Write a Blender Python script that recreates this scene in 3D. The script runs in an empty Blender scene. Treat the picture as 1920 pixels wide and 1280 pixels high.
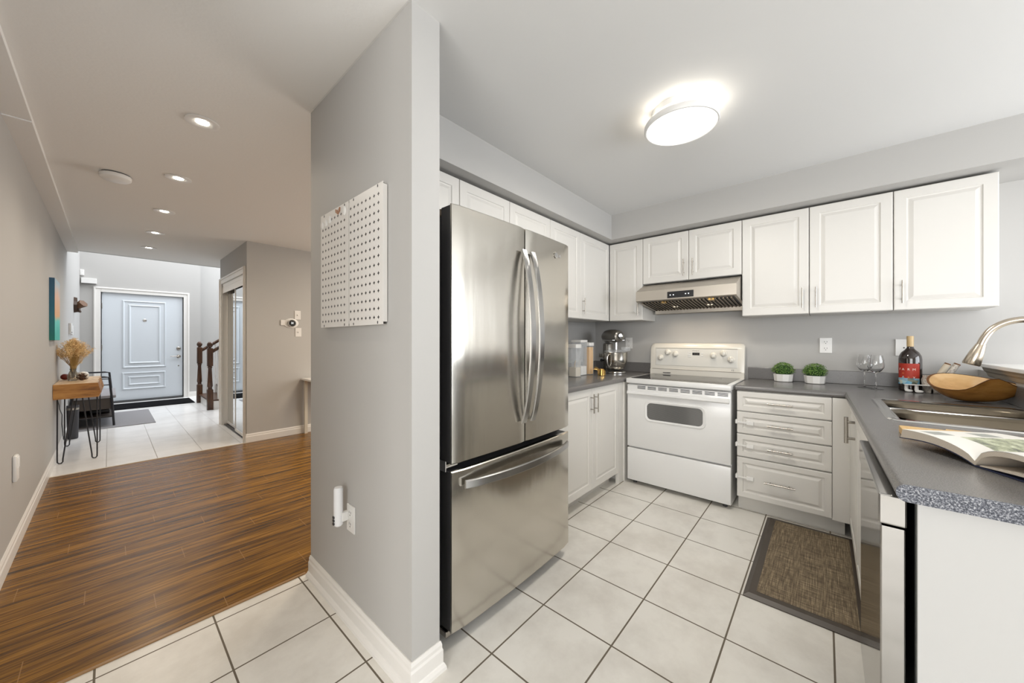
import bpy, bmesh, math, random
from mathutils import Vector, Matrix
random.seed(7)
PI = math.pi
S = bpy.context.scene
C = S.collection

# ------------------------------------------------------------------ camera
CX, HOR, VL, VR = 960., 638., 205., 1545.
F = math.sqrt((VR-CX)*(CX-VL)); YAW = math.atan((VR-CX)/F)
cam = bpy.data.cameras.new('camera'); camo = bpy.data.objects.new('camera', cam); C.objects.link(camo)
camo.location = (0, 0, 1.24); camo.rotation_euler = (PI/2, 0, YAW-PI/2)
cam.sensor_width = 36; cam.lens = 36*F/1920; cam.shift_y = (HOR-640)/1920; cam.clip_start = .02
S.camera = camo
# ------------------------------------------------------------------ world, view
w = bpy.data.worlds.new('sky'); S.world = w; w.use_nodes = True
bg = w.node_tree.nodes['Background']; bg.inputs[0].default_value = (.80, .90, 1.0, 1); bg.inputs[1].default_value = 2.2
S.view_settings.view_transform = 'Standard'; S.view_settings.look = 'None'
S.view_settings.exposure = -0.06; S.view_settings.gamma = 1; S.view_settings.use_curve_mapping = False
S.cycles.use_denoising = True
S.cycles.max_bounces = 10; S.cycles.diffuse_bounces = 6; S.cycles.glossy_bounces = 5; S.cycles.transmission_bounces = 8; S.cycles.transparent_max_bounces = 10
S.cycles.caustics_reflective = False; S.cycles.caustics_refractive = False
S.cycles.sample_clamp_indirect = 6
def area(name, loc, rot, sx, sy, power, col, spread=PI):
    l = bpy.data.lights.new(name, 'AREA'); l.shape = 'RECTANGLE'; l.size = sx; l.size_y = sy; l.energy = power; l.color = col; l.spread = spread
    o = bpy.data.objects.new(name, l); C.objects.link(o); o.location = loc; o.rotation_euler = rot; return o
COOL = (.95, .97, 1.0); WARM = (1.0, .84, .64); NEUT = (1.0, .95, .89)
area('patio_daylight', (2.05, -3.12, 1.2), (PI/2, 0, 0), 2.7, 2.1, 110, COOL)
area('side_fill_daylight', (-3.42, -.9, 1.4), (PI/2, 0, -PI/2), 2.6, 1.7, 125, (1.0, .98, .95))  # added for even light; this window left of the camera is unseen
area('dining_window_daylight', (4.1, 3.4, 1.5), (PI/2, 0, PI/2), 1.8, 1.5, 55, NEUT)
area('foyer_window_daylight', (1.2, 9.0, 5.1), (0, 0, 0), 3.0, 2.6, 190, (.93, .96, 1.0))
area('stair_window_daylight', (4.1, 9.5, 3.7), (PI/2, 0, PI/2), 2.2, 1.8, 150, (.86, .93, 1.0))

# ------------------------------------------------------------------ materials
def mat(name, col, rough=.5, metal=0., spec=.5, **k):
    m = bpy.data.materials.new(name); m.use_nodes = True
    b = m.node_tree.nodes['Principled BSDF']
    b.inputs['Base Color'].default_value = (*col, 1); b.inputs['Roughness'].default_value = rough; b.inputs['Metallic'].default_value = metal
    b.inputs['Specular IOR Level'].default_value = spec
    if 'emit' in k: b.inputs['Emission Color'].default_value = (*k.get('ecol', col), 1); b.inputs['Emission Strength'].default_value = k['emit']
    if 'trans' in k: b.inputs['Transmission Weight'].default_value = k['trans']; b.inputs['IOR'].default_value = k.get('ior', 1.45)
    if 'coat' in k: b.inputs['Coat Weight'].default_value = k['coat']; b.inputs['Coat Roughness'].default_value = .1
    return m
def N(m, t, **k):
    n = m.node_tree.nodes.new(t)
    for a, v in k.items(): setattr(n, a, v)
    return n
def L(m, a, b): m.node_tree.links.new(a, b)
def math_(m, op, a, b=None, c=None):
    n = N(m, 'ShaderNodeMath', operation=op)
    for i, v in enumerate((a, b, c)):
        if v is None: continue
        if isinstance(v, (int, float)): n.inputs[i].default_value = v
        else: L(m, v, n.inputs[i])
    return n.outputs[0]
def bsdf(m): return m.node_tree.nodes['Principled BSDF']
def pos(m):
    g = N(m, 'ShaderNodeNewGeometry'); s = N(m, 'ShaderNodeSeparateXYZ'); L(m, g.outputs['Position'], s.inputs[0]); return g.outputs['Position'], s.outputs
def objpos(m):
    g = N(m, 'ShaderNodeTexCoord'); s = N(m, 'ShaderNodeSeparateXYZ'); L(m, g.outputs['Object'], s.inputs[0]); return g.outputs['Object'], s.outputs
def noise(m, vec, scale, detail=3, rough=.5, scl=None):
    n = N(m, 'ShaderNodeTexNoise'); n.inputs['Scale'].default_value = scale; n.inputs['Detail'].default_value = detail; n.inputs['Roughness'].default_value = rough
    if scl:
        mp = N(m, 'ShaderNodeMapping'); mp.inputs['Scale'].default_value = scl; L(m, vec, mp.inputs[0]); vec = mp.outputs[0]
    L(m, vec, n.inputs['Vector']); return n.outputs['Fac']
def ramp(m, fac, stops):
    r = N(m, 'ShaderNodeValToRGB'); e = r.color_ramp.elements
    while len(e) < len(stops): e.new(.5)
    for i, (p, c) in enumerate(stops): e[i].position = p; e[i].color = (*c, 1)
    L(m, fac, r.inputs[0]); return r.outputs[0]
def mix(m, fac, a, b):
    n = N(m, 'ShaderNodeMix', data_type='RGBA')
    if isinstance(fac, (int, float)): n.inputs[0].default_value = fac
    else: L(m, fac, n.inputs[0])
    for v, i in ((a, 6), (b, 7)):
        if isinstance(v, tuple): n.inputs[i].default_value = (*v, 1)
        else: L(m, v, n.inputs[i])
    return n.outputs[2]
def bump(m, h, s=.2, d=.002):
    n = N(m, 'ShaderNodeBump'); n.inputs['Strength'].default_value = s; n.inputs['Distance'].default_value = d
    L(m, h, n.inputs['Height']); L(m, n.outputs[0], bsdf(m).inputs['Normal'])
def line(m, coord, off, pitch, hw):       # 1 on the grid lines of one axis
    a = math_(m, 'SUBTRACT', coord, off - pitch*200 - pitch*.5)
    a = math_(m, 'DIVIDE', a, pitch); a = math_(m, 'FRACT', a); a = math_(m, 'SUBTRACT', a, .5); a = math_(m, 'ABSOLUTE', a)
    a = math_(m, 'MULTIPLY', a, pitch); return math_(m, 'LESS_THAN', a, hw)

def tile_mat(name, ox, px, oy, py, hw, grout, tile, tile2, rough):
    m = mat(name, tile, rough); P, (x, y, z) = pos(m)
    lx = line(m, x, ox, px, hw); ly = line(m, y, oy, py, hw) if py else None
    g = math_(m, 'MAXIMUM', lx, ly) if py else lx
    n = noise(m, P, 3.5, 6, .65); c = ramp(m, n, [(.36, tile2), (.58, tile)])
    L(m, mix(m, g, c, grout), bsdf(m).inputs['Base Color'])
    L(m, math_(m, 'MULTIPLY_ADD', g, .5, rough), bsdf(m).inputs['Roughness'])
    bump(m, math_(m, 'SUBTRACT', 1., g), .35, .002); return m
M_TILE = tile_mat('kitchen_tile', .309, .346, .309, .3395, .0033, (.13, .105, .075), (.74, .715, .665), (.63, .60, .55), .32)
M_FTILE = tile_mat('foyer_tile', .337, .357, 5.6, .72, .003, (.38, .37, .36), (.80, .79, .78), (.74, .73, .72), .22)
def wood_floor():
    m = mat('bamboo_floor', (.2, .1, .03), .27, spec=.3); P, (x, y, z) = pos(m)
    row = math_(m, 'FLOOR', math_(m, 'DIVIDE', math_(m, 'SUBTRACT', y, -10.), .14))
    cmb = N(m, 'ShaderNodeCombineXYZ'); L(m, math_(m, 'MULTIPLY_ADD', row, 3.7, x), cmb.inputs[0]); L(m, y, cmb.inputs[1]); L(m, row, cmb.inputs[2])
    n1 = noise(m, cmb.outputs[0], 1., 5, .62, (1.3, 22, 1)); n2 = noise(m, cmb.outputs[0], 1., 3, .6, (4, 110, 1))
    f = math_(m, 'MULTIPLY_ADD', n2, .45, math_(m, 'MULTIPLY', n1, .62))
    c = ramp(m, f, [(.38, (.026, .0095, .001)), (.48, (.095, .040, .004)), (.57, (.20, .090, .009)), (.68, (.34, .162, .022))])
    # plank seams, lighter: light caught on the bevels is put in the colour
    rowl = line(m, y, 0., .14, .0012)
    xo = math_(m, 'MULTIPLY_ADD', math_(m, 'FRACT', math_(m, 'MULTIPLY', row, .617)), .95, x)
    xl = math_(m, 'LESS_THAN', math_(m, 'ABSOLUTE', math_(m, 'MULTIPLY', math_(m, 'SUBTRACT', math_(m, 'FRACT', math_(m, 'DIVIDE', math_(m, 'ADD', xo, 20.), .95)), .5), .95)), .0016)
    g = math_(m, 'MAXIMUM', rowl, xl)
    L(m, mix(m, math_(m, 'MULTIPLY', g, .7), c, (.30, .16, .05)), bsdf(m).inputs['Base Color'])
    bump(m, math_(m, 'SUBTRACT', f, g), .12, .001); return m
M_WOOD = wood_floor()
def paint(name, col, scale=220, s=.05, rough=.6):
    m = mat(name, col, rough, spec=.3); P, _ = pos(m); bump(m, noise(m, P, scale, 2), s, .001); return m
M_WALL = paint('grey_wall_paint', (.44, .43, .415))
M_CEIL = paint('smooth_ceiling_paint', (.67, .665, .655), rough=.8)
M_STIP = paint('stippled_ceiling_paint', (.76, .75, .73), 70, .5, .9)
M_TRIM = mat('white_trim_paint', (.74, .72, .69), .35)
M_DOOR = mat('door_paint', (.62, .66, .70), .4)
def cab():
    m = mat('white_thermofoil', (.655, .635, .60), .38); P, _ = pos(m); bump(m, noise(m, P, 300, 2), .03, .0005); return m
M_CAB = cab()
M_CABIN = mat('cabinet_inside', (.62, .60, .56), .6)
def steel(name, col, rough, axis='z', amt=.06):
    m = mat(name, col, rough, 1.); P, _ = objpos(m)
    scl = {'z': (1, 1, 400), 'x': (400, 400, 2)}[axis]
    n = noise(m, P, 1., 4, .7, scl); L(m, math_(m, 'MULTIPLY_ADD', n, amt*2, rough-amt), bsdf(m).inputs['Roughness'])
    b = bsdf(m); b.inputs['Anisotropic'].default_value = .6
    return m
M_STEEL = steel('brushed_steel', (.60, .57, .515), .19, 'x', .05)
bump(M_STEEL, noise(M_STEEL, pos(M_STEEL)[0], 1., 2, .4, (9, 9, 2.2)), .22, .012)
M_STEELH = steel('brushed_steel_hood', (.50, .455, .395), .34, 'z')
M_SINK = steel('sink_steel', (.165, .14, .105), .36, 'z', .03)
M_CHROME = mat('chrome', (.75, .74, .72), .12, 1.)
M_NICKEL = mat('brushed_nickel', (.42, .39, .35), .25, 1.)
M_FAUCET = mat('faucet_nickel', (.56, .49, .40), .24, 1.)
M_DARK = mat('dark_grey_metal', (.035, .034, .036), .4)
M_BLACK = mat('black_plastic', (.012, .012, .013), .35)
M_BLKMET = mat('black_iron', (.01, .01, .014), .4)
M_WHITEP = mat('white_plastic', (.74, .73, .71), .35)
M_CREAMP = mat('bisque_enamel', (.67, .64, .575), .22)
M_STOVEW = mat('white_enamel', (.70, .695, .685), .2)
M_BLKGLASS = mat('black_ceramic_glass', (.012, .012, .013), .06)
def oven_glass():
    m = mat('oven_window_glass', (.16, .155, .15), .12); P, (x, y, z) = pos(m)
    n = line(m, z, 0, .006, .0018); L(m, mix(m, n, (.09, .088, .085), (.15, .148, .145)), bsdf(m).inputs['Base Color']); return m
M_STEELM = steel('mirror_steel', (.36, .35, .335), .12, 'x', .04)
M_OVEN = oven_glass()
def laminate(name, a, b, c, lo, hi, rough, sc=700):
    m = mat(name, b, rough); P, _ = pos(m); n = noise(m, P, sc, 2, .8)
    L(m, ramp(m, n, [(lo, a), ((lo+hi)/2, b), (hi, c)]), bsdf(m).inputs['Base Color']); return m
M_LAM = laminate('grey_laminate', (.10, .096, .096), (.145, .138, .134), (.215, .205, .198), .3, .72, .25, 420)
M_LAMEND = laminate('speckled_laminate_edge', (.03, .035, .05), (.14, .15, .18), (.46, .47, .50), .38, .66, .6, 300)
def woven():
    m = mat('woven_mat_fabric', (.2, .15, .09), .8); P, _ = pos(m)
    a = noise(m, P, 1., 3, .7, (9, 190, 1)); b = noise(m, P, 1., 3, .7, (190, 9, 1))
    f = math_(m, 'MULTIPLY', math_(m, 'ADD', a, b), .5)
    L(m, ramp(m, f, [(.38, (.06, .043, .026)), (.5, (.15, .11, .066)), (.62, (.34, .27, .175))]), bsdf(m).inputs['Base Color']); bump(m, f, .3, .001); return m
M_WOVEN = woven()
M_MATEDGE = mat('dark_brown_vinyl', (.055, .042, .032), .45)
def wood(name, a, b, c, scl, rough=.45, sc=1.):
    m = mat(name, b, rough); P, _ = objpos(m); n = noise(m, P, sc, 5, .6, scl)
    L(m, ramp(m, n, [(.3, a), (.5, b), (.7, c)]), bsdf(m).inputs['Base Color']); return m
M_SLAB = wood('live_edge_wood', (.12, .042, .008), (.33, .145, .030), (.48, .24, .06), (4, 4, 22))
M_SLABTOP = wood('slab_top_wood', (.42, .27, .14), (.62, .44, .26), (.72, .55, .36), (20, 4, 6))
M_BOWLW = wood('olive_wood', (.26, .105, .018), (.42, .19, .04), (.53, .27, .07), (22, 5, 30), .35)
M_BOWLIN = wood('lit_olive_wood', (.52, .30, .11), (.66, .42, .18), (.74, .52, .26), (20, 6, 20), .4)  # lit look of the bowl's inside put into its colour
M_BARK = mat('bark_edge', (.14, .055, .015), .8)
M_BAMBOO = wood('bamboo_board', (.55, .32, .10), (.66, .42, .16), (.74, .52, .24), (8, 60, 8), .4)
M_NEWEL = wood('dark_stained_oak', (.022, .008, .003), (.060, .022, .007), (.11, .044, .015), (30, 30, 4), .35)
M_LEAF = mat('boxwood_leaf', (.09, .20, .028), .5)
M_LEAF2 = mat('light_boxwood_leaf', (.27, .42, .09), .5)
M_CERAM = mat('white_ceramic', (.80, .79, .77), .25)
M_GLASS = mat('clear_glass', (1, 1, 1), .01, trans=1., ior=1.45)
M_THIN = mat('thin_clear_plastic', (.85, .88, .90), .05); bsdf(M_THIN).inputs['Alpha'].default_value = .16
M_BOTTLE = mat('dark_bottle_glass', (.018, .010, .008), .06, coat=.6)
M_CORK = mat('tan_capsule', (.50, .36, .18), .4)
M_PASTA = wood('spaghetti', (.60, .28, .03), (.78, .42, .07), (.85, .55, .14), (160, 160, 2), .5)
M_GRAIN = mat('cream_grain', (.66, .58, .46), .8)
M_SUGAR = mat('white_sugar', (.80, .78, .74), .8)
M_BRASS = mat('brass', (.78, .50, .16), .22, 1.)
M_MIXER = mat('pewter_enamel', (.20, .185, .16), .28, .6, coat=.7)
M_PAPER = mat('paper', (.84, .82, .78), .6)
M_NAVY = mat('navy_cover', (.012, .017, .05), .5)
M_BLKMAT = mat('black_mat_pile', (.004, .004, .005), 1., spec=.1)
M_RUG = mat('grey_rug', (.24, .235, .245), .9)
M_MIRROR = mat('mirror', (.80, .83, .84), .02, 1.)
M_GOLDGRASS = mat('dried_grass', (.78, .57, .30), .8)
M_TAUPE = mat('taupe_ledge_trim', (.34, .30, .24), .45)
M_SILL = mat('white_ledge', (.88, .87, .85), .4)
M_LIT = mat('lit_diffuser', (1, 1, 1), .5, emit=1.6, ecol=(1, .97, .90))
M_POT = mat('lit_downlight', (1, 1, 1), .5, emit=30., ecol=(1, .95, .82))
M_LED = mat('led_indicator', (1, 1, 1), .5, emit=1.6, ecol=(.85, .93, 1))

# ------------------------------------------------------------------ mesh builder
class MB:
    def __init__(s): s.b = bmesh.new(); s.m = None
    def _x(s, vs):
        if s.m is not None:
            for v in vs: v.co = s.m @ v.co
        return vs
    def box(s, x0, x1, y0, y1, z0, z1, bev=0, seg=2):
        if x0 > x1: x0, x1 = x1, x0
        if y0 > y1: y0, y1 = y1, y0
        if z0 > z1: z0, z1 = z1, z0
        n0 = len(s.b.verts)
        r = bmesh.ops.create_cube(s.b, size=1); vs = r['verts']
        for v in vs: v.co = Vector(((x0+x1)/2+v.co.x*(x1-x0), (y0+y1)/2+v.co.y*(y1-y0), (z0+z1)/2+v.co.z*(z1-z0)))
        if bev:
            es = list({e for v in vs for e in v.link_edges})
            r = bmesh.ops.bevel(s.b, geom=es, offset=bev, segments=seg, profile=.5, affect='EDGES'); vs = list({v for f in r['faces'] for v in f.verts} | {v for v in vs if v.is_valid})
        s._x(vs); return s
    def ring(s, pts): return [s.b.verts.new(p if s.m is None else s.m @ Vector(p)) for p in pts]
    def bridge(s, a, b, closed=True):
        n = len(a)
        for i in range(n if closed else n-1):
            j = (i+1) % n
            try: s.b.faces.new((a[i], a[j], b[j], b[i]))
            except ValueError: pass
    def face(s, r):
        try: s.b.faces.new(r)
        except ValueError: pass
    def loops(s, rs, cap0=True, cap1=True):
        R = [s.ring(r) for r in rs]
        for a, b in zip(R, R[1:]): s.bridge(a, b)
        if cap0: s.face(R[0][::-1])
        if cap1: s.face(R[-1])
        return R
    def lathe(s, prof, cx=0, cy=0, cz=0, seg=24, cap0=True, cap1=True, sx=1, sy=1):
        return s.loops([[(cx+r*sx*math.cos(2*PI*i/seg), cy+r*sy*math.sin(2*PI*i/seg), cz+z) for i in range(seg)] for r, z in prof], cap0, cap1) and s
    def tube(s, pts, r, seg=8, caps=True):
        pts = [Vector(p) for p in pts]; n = len(pts); rs = r if isinstance(r, (list, tuple)) else [r]*n
        t0 = (pts[1]-pts[0]).normalized(); up = Vector((0, 0, 1)) if abs(t0.z) < .9 else Vector((1, 0, 0))
        u = t0.cross(up).normalized(); R = []
        for i, p in enumerate(pts):
            t = (pts[min(i+1, n-1)]-pts[max(i-1, 0)]).normalized()
            u = (u - t*u.dot(t)).normalized(); v = t.cross(u)
            R.append([p+(u*math.cos(2*PI*k/seg)+v*math.sin(2*PI*k/seg))*rs[i] for k in range(seg)])
        s.loops(R, caps, caps); return s
    def prism(s, poly, axis, a, b):           # poly in the other two axes, extruded along axis
        f = {'x': lambda t, p: (t, p[0], p[1]), 'y': lambda t, p: (p[0], t, p[1]), 'z': lambda t, p: (p[0], p[1], t)}[axis]
        s.loops([[f(a, p) for p in poly], [f(b, p) for p in poly]]); return s
    def sphere(s, c, r, seg=16, rings=10, sc=(1, 1, 1)):
        R = []
        for i in range(1, rings):
            a = PI*i/rings
            R.append([(c[0]+r*sc[0]*math.sin(a)*math.cos(2*PI*k/seg), c[1]+r*sc[1]*math.sin(a)*math.sin(2*PI*k/seg), c[2]-r*sc[2]*math.cos(a)) for k in range(seg)])
        s.loops(R); return s
def rootloc(o):
    v = Vector(o.location)
    while o.parent: o = o.parent; v += Vector(o.location)
    return v
def obj(name, mb, m, parent=None, smooth=False, local=False, bev=0, solid=0, label=None, sub=0):
    b = mb.b; off = Vector((0, 0, 0))
    if parent is not None and not local: off = rootloc(parent)
    if off.length: bmesh.ops.translate(b, verts=b.verts, vec=-off)
    bmesh.ops.recalc_face_normals(b, faces=b.faces)
    me = bpy.data.meshes.new(name); b.to_mesh(me); b.free()
    for x in (m if isinstance(m, (list, tuple)) else [m]): me.materials.append(x)
    if smooth:
        for p in me.polygons: p.use_smooth = True
        try: me.set_sharp_from_angle(angle=math.radians(38))
        except Exception: pass
    o = bpy.data.objects.new(name, me); C.objects.link(o)
    if parent is not None: o.parent = parent
    if bev:
        md = o.modifiers.new('bevel', 'BEVEL'); md.width = bev; md.segments = 2; md.limit_method = 'ANGLE'
    if solid:
        md = o.modifiers.new('solid', 'SOLIDIFY'); md.thickness = solid
    if sub:
        md = o.modifiers.new('sub', 'SUBSURF'); md.levels = sub; md.render_levels = sub
    if label: o['label'] = label
    return o
def bxo(name, m, parent, *a, bev=0, label=None, local=False): return obj(name, MB().box(*a, bev=bev), m, parent, label=label, local=local)
def tag(o, label, cat, group=None, kind=None):
    o['label'] = label; o['category'] = cat
    if group: o['group'] = group
    if kind: o['kind'] = kind
    return o
def thing(name, label, cat, loc=(0, 0, 0), rz=0, group=None):
    o = bpy.data.objects.new(name, None); C.objects.link(o); o.empty_display_size = .05
    o.location = loc; o.rotation_euler = (0, 0, rz); return tag(o, label, cat, group)
def struct(name, mb, m, parent=None, **k):
    o = obj(name, mb, m, parent, **k)
    if parent is None: o['kind'] = 'structure'
    return o
def dup(root, loc, rz, label, group=None):
    r = root.copy(); C.objects.link(r); r.location = loc; r.rotation_euler = (0, 0, rz); r['label'] = label
    if group: r['group'] = group
    def rec(a, b):
        for ch in list(a.children):
            c = ch.copy(); C.objects.link(c); c.parent = b; rec(ch, c)
    rec(root, r); return r
def frame(o, u, v, n):
    m = Matrix.Identity(4)
    for i, a in enumerate((u, v, n)):
        a = Vector(a).normalized()
        for j in range(3): m[j][i] = a[j]
    for j in range(3): m[j][3] = o[j]
    return m
def text_mb(txt, size, fr, ext=.0004, align='CENTER', spacing=1.):
    cu = bpy.data.curves.new('lettering', 'FONT'); cu.body = txt; cu.size = size; cu.extrude = ext; cu.align_x = align; cu.align_y = 'CENTER'; cu.space_character = spacing; cu.resolution_u = 2
    o = bpy.data.objects.new('lettering', cu); C.objects.link(o)
    bpy.context.view_layer.update()
    me = bpy.data.meshes.new_from_object(o.evaluated_get(bpy.context.evaluated_depsgraph_get()))
    bpy.data.objects.remove(o); mb = MB(); mb.b.from_mesh(me)
    for v in mb.b.verts: v.co = fr @ v.co
    return mb
# raised panel slab: local x right, y up, z out of the face; o is the lower left corner of the face plane
def panel(w, h, fr, t=.019, rail=.055, drawer=False):
    mb = MB(); mb.m = fr
    def rect(i, z): return [(i, i, z), (w-i, i, z), (w-i, h-i, z), (i, h-i, z)]
    r = rail
    st = [rect(0, -t), rect(0, -.004), rect(.0015, -.001), rect(.005, 0), rect(r, 0)]
    st += [rect(r+.005, -.0075), rect(r+.012, -.0085), rect(r+.028, -.0005), rect(r+.031, 0)] if drawer else [rect(r+.004, -.0048), rect(r+.009, -.0055), rect(r+.026, -.0008), rect(r+.030, 0)]
    mb.loops(st); return mb
def pull(c, axis, nrm, length, r=.005, stand=.03, gap=.6, mbk=None):
    mb = MB(); c = Vector(c); a = Vector(axis).normalized(); n = Vector(nrm).normalized()
    mb.tube([c+n*stand-a*length/2, c+n*stand+a*length/2], r, 10)
    for s in (-1, 1): mb.tube([c+a*s*length*gap/2, c+n*stand+a*s*length*gap/2], r*.75, 8)
    return mb
EX, EY, EZ = Vector((1, 0, 0)), Vector((0, 1, 0)), Vector((0, 0, 1))

# ================================================================== STRUCTURE
CE = 2.446
XW, YF = 3.65, 1.95           # stove wall plane, fridge wall plane
# floors
struct('floor_kitchen', MB().box(-3.5, 4.3, -3.2, 2.07, -.1, 0), M_TILE)
struct('floor_hall', MB().box(-.5, 4.3, 2.07, 5.24, -.1, .002), M_WOOD)
struct('floor_foyer', MB().box(-.5, 4.3, 5.24, 11.2, -.1, 0), M_FTILE)
struct('trim_1', MB().box(-.358, .69, 2.066, 2.080, 0, .005), mat('wood_nosing', (.30, .17, .07), .35))
struct('trim_2', MB().box(-.358, 1.09, 5.234, 5.25, 0, .006), mat('pale_threshold', (.62, .56, .46), .4))
# walls
struct('wall_left', MB().box(-.47, -.37, 1.0, 11.2, 0, 5.2), M_WALL)
struct('wall_front', MB().box(-.37, -.10, 10.55, 10.75, 0, 5.2).box(1.065, 1.358, 10.55, 10.75, 0, 5.2).box(-.10, 1.065, 10.55, 10.75, 2.19, 5.2).box(-.10, 1.065, 10.70, 10.75, 0, 2.19), M_WALL)
struct('wall_stair_back', MB().box(1.358, 4.3, 10.85, 11.0, 0, 5.2), M_WALL)
struct('wall_right', MB().box(XW, XW+.15, -3.2, YF, 0, CE), M_WALL)
mb = MB().box(.707, .828, 1.095, 2.045, 0, CE).box(.828, 4.3, YF, 2.045, 0, CE)
struct('wall_partition', mb, M_WALL)
struct('wall_dining_right', MB().box(4.2, 4.3, 2.045, 5.25, 0, CE), M_WALL)
mb = MB().box(1.10, 4.3, 5.25, 5.35, 0, CE).box(1.10, 1.20, 5.35, 5.36, 0, CE).box(1.10, 1.20, 6.64, 6.80, 0, CE).box(1.10, 1.20, 5.36, 6.64, 2.06, CE).box(1.20, 4.3, 6.70, 6.80, 0, CE).box(1.75, 1.8, 5.35, 6.70, 0, CE)
struct('wall_closet', mb, M_WALL)
struct('wall_upper_foyer', MB().box(-.37, 4.3, 7.50, 7.56, CE, 5.2), M_WALL)
struct('wall_stair_right', MB().box(4.2, 4.3, 6.8, 10.85, 0, 5.2), M_WALL)
# rooms behind the camera
mb = MB().box(-3.5, .7, -3.3, -3.2, 0, CE).box(3.4, XW+.15, -3.3, -3.2, 0, CE).box(.7, 3.4, -3.3, -3.2, 2.15, CE)
struct('wall_rear', mb, M_WALL)
mb = MB().box(-3.6, -3.5, -3.2, -2.2, 0, CE).box(-3.6, -3.5, .4, 1.1, 0, CE).box(-3.6, -3.5, -2.2, .4, 0, .55).box(-3.6, -3.5, -2.2, .4, 2.25, CE)
struct('wall_breakfast_side', mb, M_WALL)
struct('wall_breakfast_front', MB().box(-3.5, -.47, 1.0, 1.1, 0, CE), M_WALL)
mb = MB().box(.7, 3.4, -3.27, -3.22, 2.09, 2.15).box(.7, .76, -3.27, -3.22, 0, 2.15).box(3.34, 3.4, -3.27, -3.22, 0, 2.15).box(2.01, 2.09, -3.27, -3.22, 0, 2.09).box(.7, 3.4, -3.27, -3.22, 0, .08)
struct('door_2', mb, M_TRIM)
mb = MB().box(-3.57, -3.52, -2.2, .4, .55, .62).box(-3.57, -3.52, -2.2, .4, 2.18, 2.25).box(-3.57, -3.52, -2.2, -2.14, .55, 2.25).box(-3.57, -3.52, .34, .4, .55, 2.25).box(-3.57, -3.52, -.94, -.86, .55, 2.25)
struct('added_window_1', mb, M_TRIM)  # unseen window frame, added along with the side fill light
# ceilings, soffits
struct('ceiling_kitchen', MB().box(.70, 4.3, -3.3, 2.0, CE, CE+.1), M_CEIL)
struct('ceiling_hall', MB().box(-3.6, .70, -3.3, 2.0, CE, CE+.1).box(-.37, 4.3, 2.0, 7.50, CE, CE+.1), M_STIP)
struct('ceiling_foyer', MB().box(-.47, 4.3, 7.5, 11.2, 5.2, 5.3), M_CEIL)
struct('trim_bulkhead', MB().box(-.37, -.275, 3.2, 7.50, 2.412, CE).box(-.37, -.275, 1.0, 3.2, 2.418, CE), M_STIP)
struct('trim_soffit', MB().box(3.206, XW, -3.2, 1.54, 2.212, CE).box(.828, XW, 1.54, YF, 2.212, CE), M_WALL)
# half wall behind the sink and its ledge
struct('wall_half', MB().box(1.2, XW, -.85, -.735, 0, 1.055), M_WALL)
mb = MB().box(1.2, 3.43, -.93, -.70, 1.082, 1.104, bev=.004).box(1.2, 3.42, -.735, -.715, 1.060, 1.082).box(1.2, 3.42, -.735, -.727, 1.035, 1.060)
ho = struct('trim_ledge', MB().box(1.2, 3.44, -.93, -.695, 1.083, 1.104, bev=.004), M_SILL)
struct('trim_ledge_moulding', MB().prism([(-.735, 1.03), (-.728, 1.03), (-.722, 1.05), (-.712, 1.062), (-.705, 1.083), (-.735, 1.083)], 'x', 1.2, 3.435), M_TAUPE)
# baseboards
def baseboard(name, a, b, n, h=.105, shoe=True, m0=0, m1=0):
    a = Vector((*a, 0)); b = Vector((*b, 0)); n = Vector((*n, 0)); d = (b-a).normalized()
    prof = [(0, 0), (.026 if shoe else .013, 0), (.024 if shoe else .013, .011), (.017 if shoe else .013, .021), (.013, .024), (.013, h*.68), (.009, h*.76), (.009, h*.88), (.004, h), (0, h)]
    mb = MB(); mb.loops([[a - d*p*m0 + n*p + EZ*q for p, q in prof], [b + d*p*m1 + n*p + EZ*q for p, q in prof]])
    return struct(name, mb, M_TRIM)
baseboard('baseboard_left', (-.37, 1.0), (-.37, 10.55), (1, 0), shoe=False)
baseboard('baseboard_column', (.707, 2.045), (.707, 1.095), (-1, 0), .102, True, 0, 1)
baseboard('baseboard_column_end', (.707, 1.095), (.828, 1.095), (0, -1), .102, True, 1, .6)
baseboard('baseboard_closet', (1.10, 5.25), (4.2, 5.25), (0, -1), shoe=False, m0=1)
baseboard('baseboard_foyer', (1.171, 10.55), (1.358, 10.55), (0, -1), shoe=False)
baseboard('baseboard_foyer_left', (-.37, 10.55), (-.203, 10.55), (0, -1), shoe=False)
baseboard('baseboard_closet_side', (1.10, 5.25), (1.10, 5.272), (-1, 0), shoe=False, m0=1)

# front door
def casing(mb, ax, x0, x1, z1, pl, sgn, wd=.095, t=.018):
    for a, b, c, d in ((x0, x0+wd, 0, z1), (x1-wd, x1, 0, z1), (x0+wd, x1-wd, z1-wd, z1)):
        if ax == 'x': mb.box(a, b, pl, pl+sgn*t, c, d, bev=.004)
        else: mb.box(pl, pl+sgn*t, a, b, c, d, bev=.004)
    for a, b, c, d in ((x0+.008, x0+.03, 0, z1-.008), (x1-.03, x1-.008, 0, z1-.008), (x0+.03, x1-.03, z1-.03, z1-.008)):
        if ax == 'x': mb.box(a, b, pl, pl+sgn*(t+.012), c, d, bev=.004)
        else: mb.box(pl, pl+sgn*(t+.012), a, b, c, d, bev=.004)
    return mb
mb = casing(MB(), 'x', -.205, 1.171, 2.28, 10.55, -1); mb.box(-.11, -.10, 10.55, 10.66, 0, 2.19).box(1.065, 1.075, 10.55, 10.66, 0, 2.19)
struct('trim_door', mb, M_TRIM)
dr = struct('door_1', MB().box(-.0995, 1.0645, 10.575, 10.625, .035, 2.187, bev=.002), M_DOOR)
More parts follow.
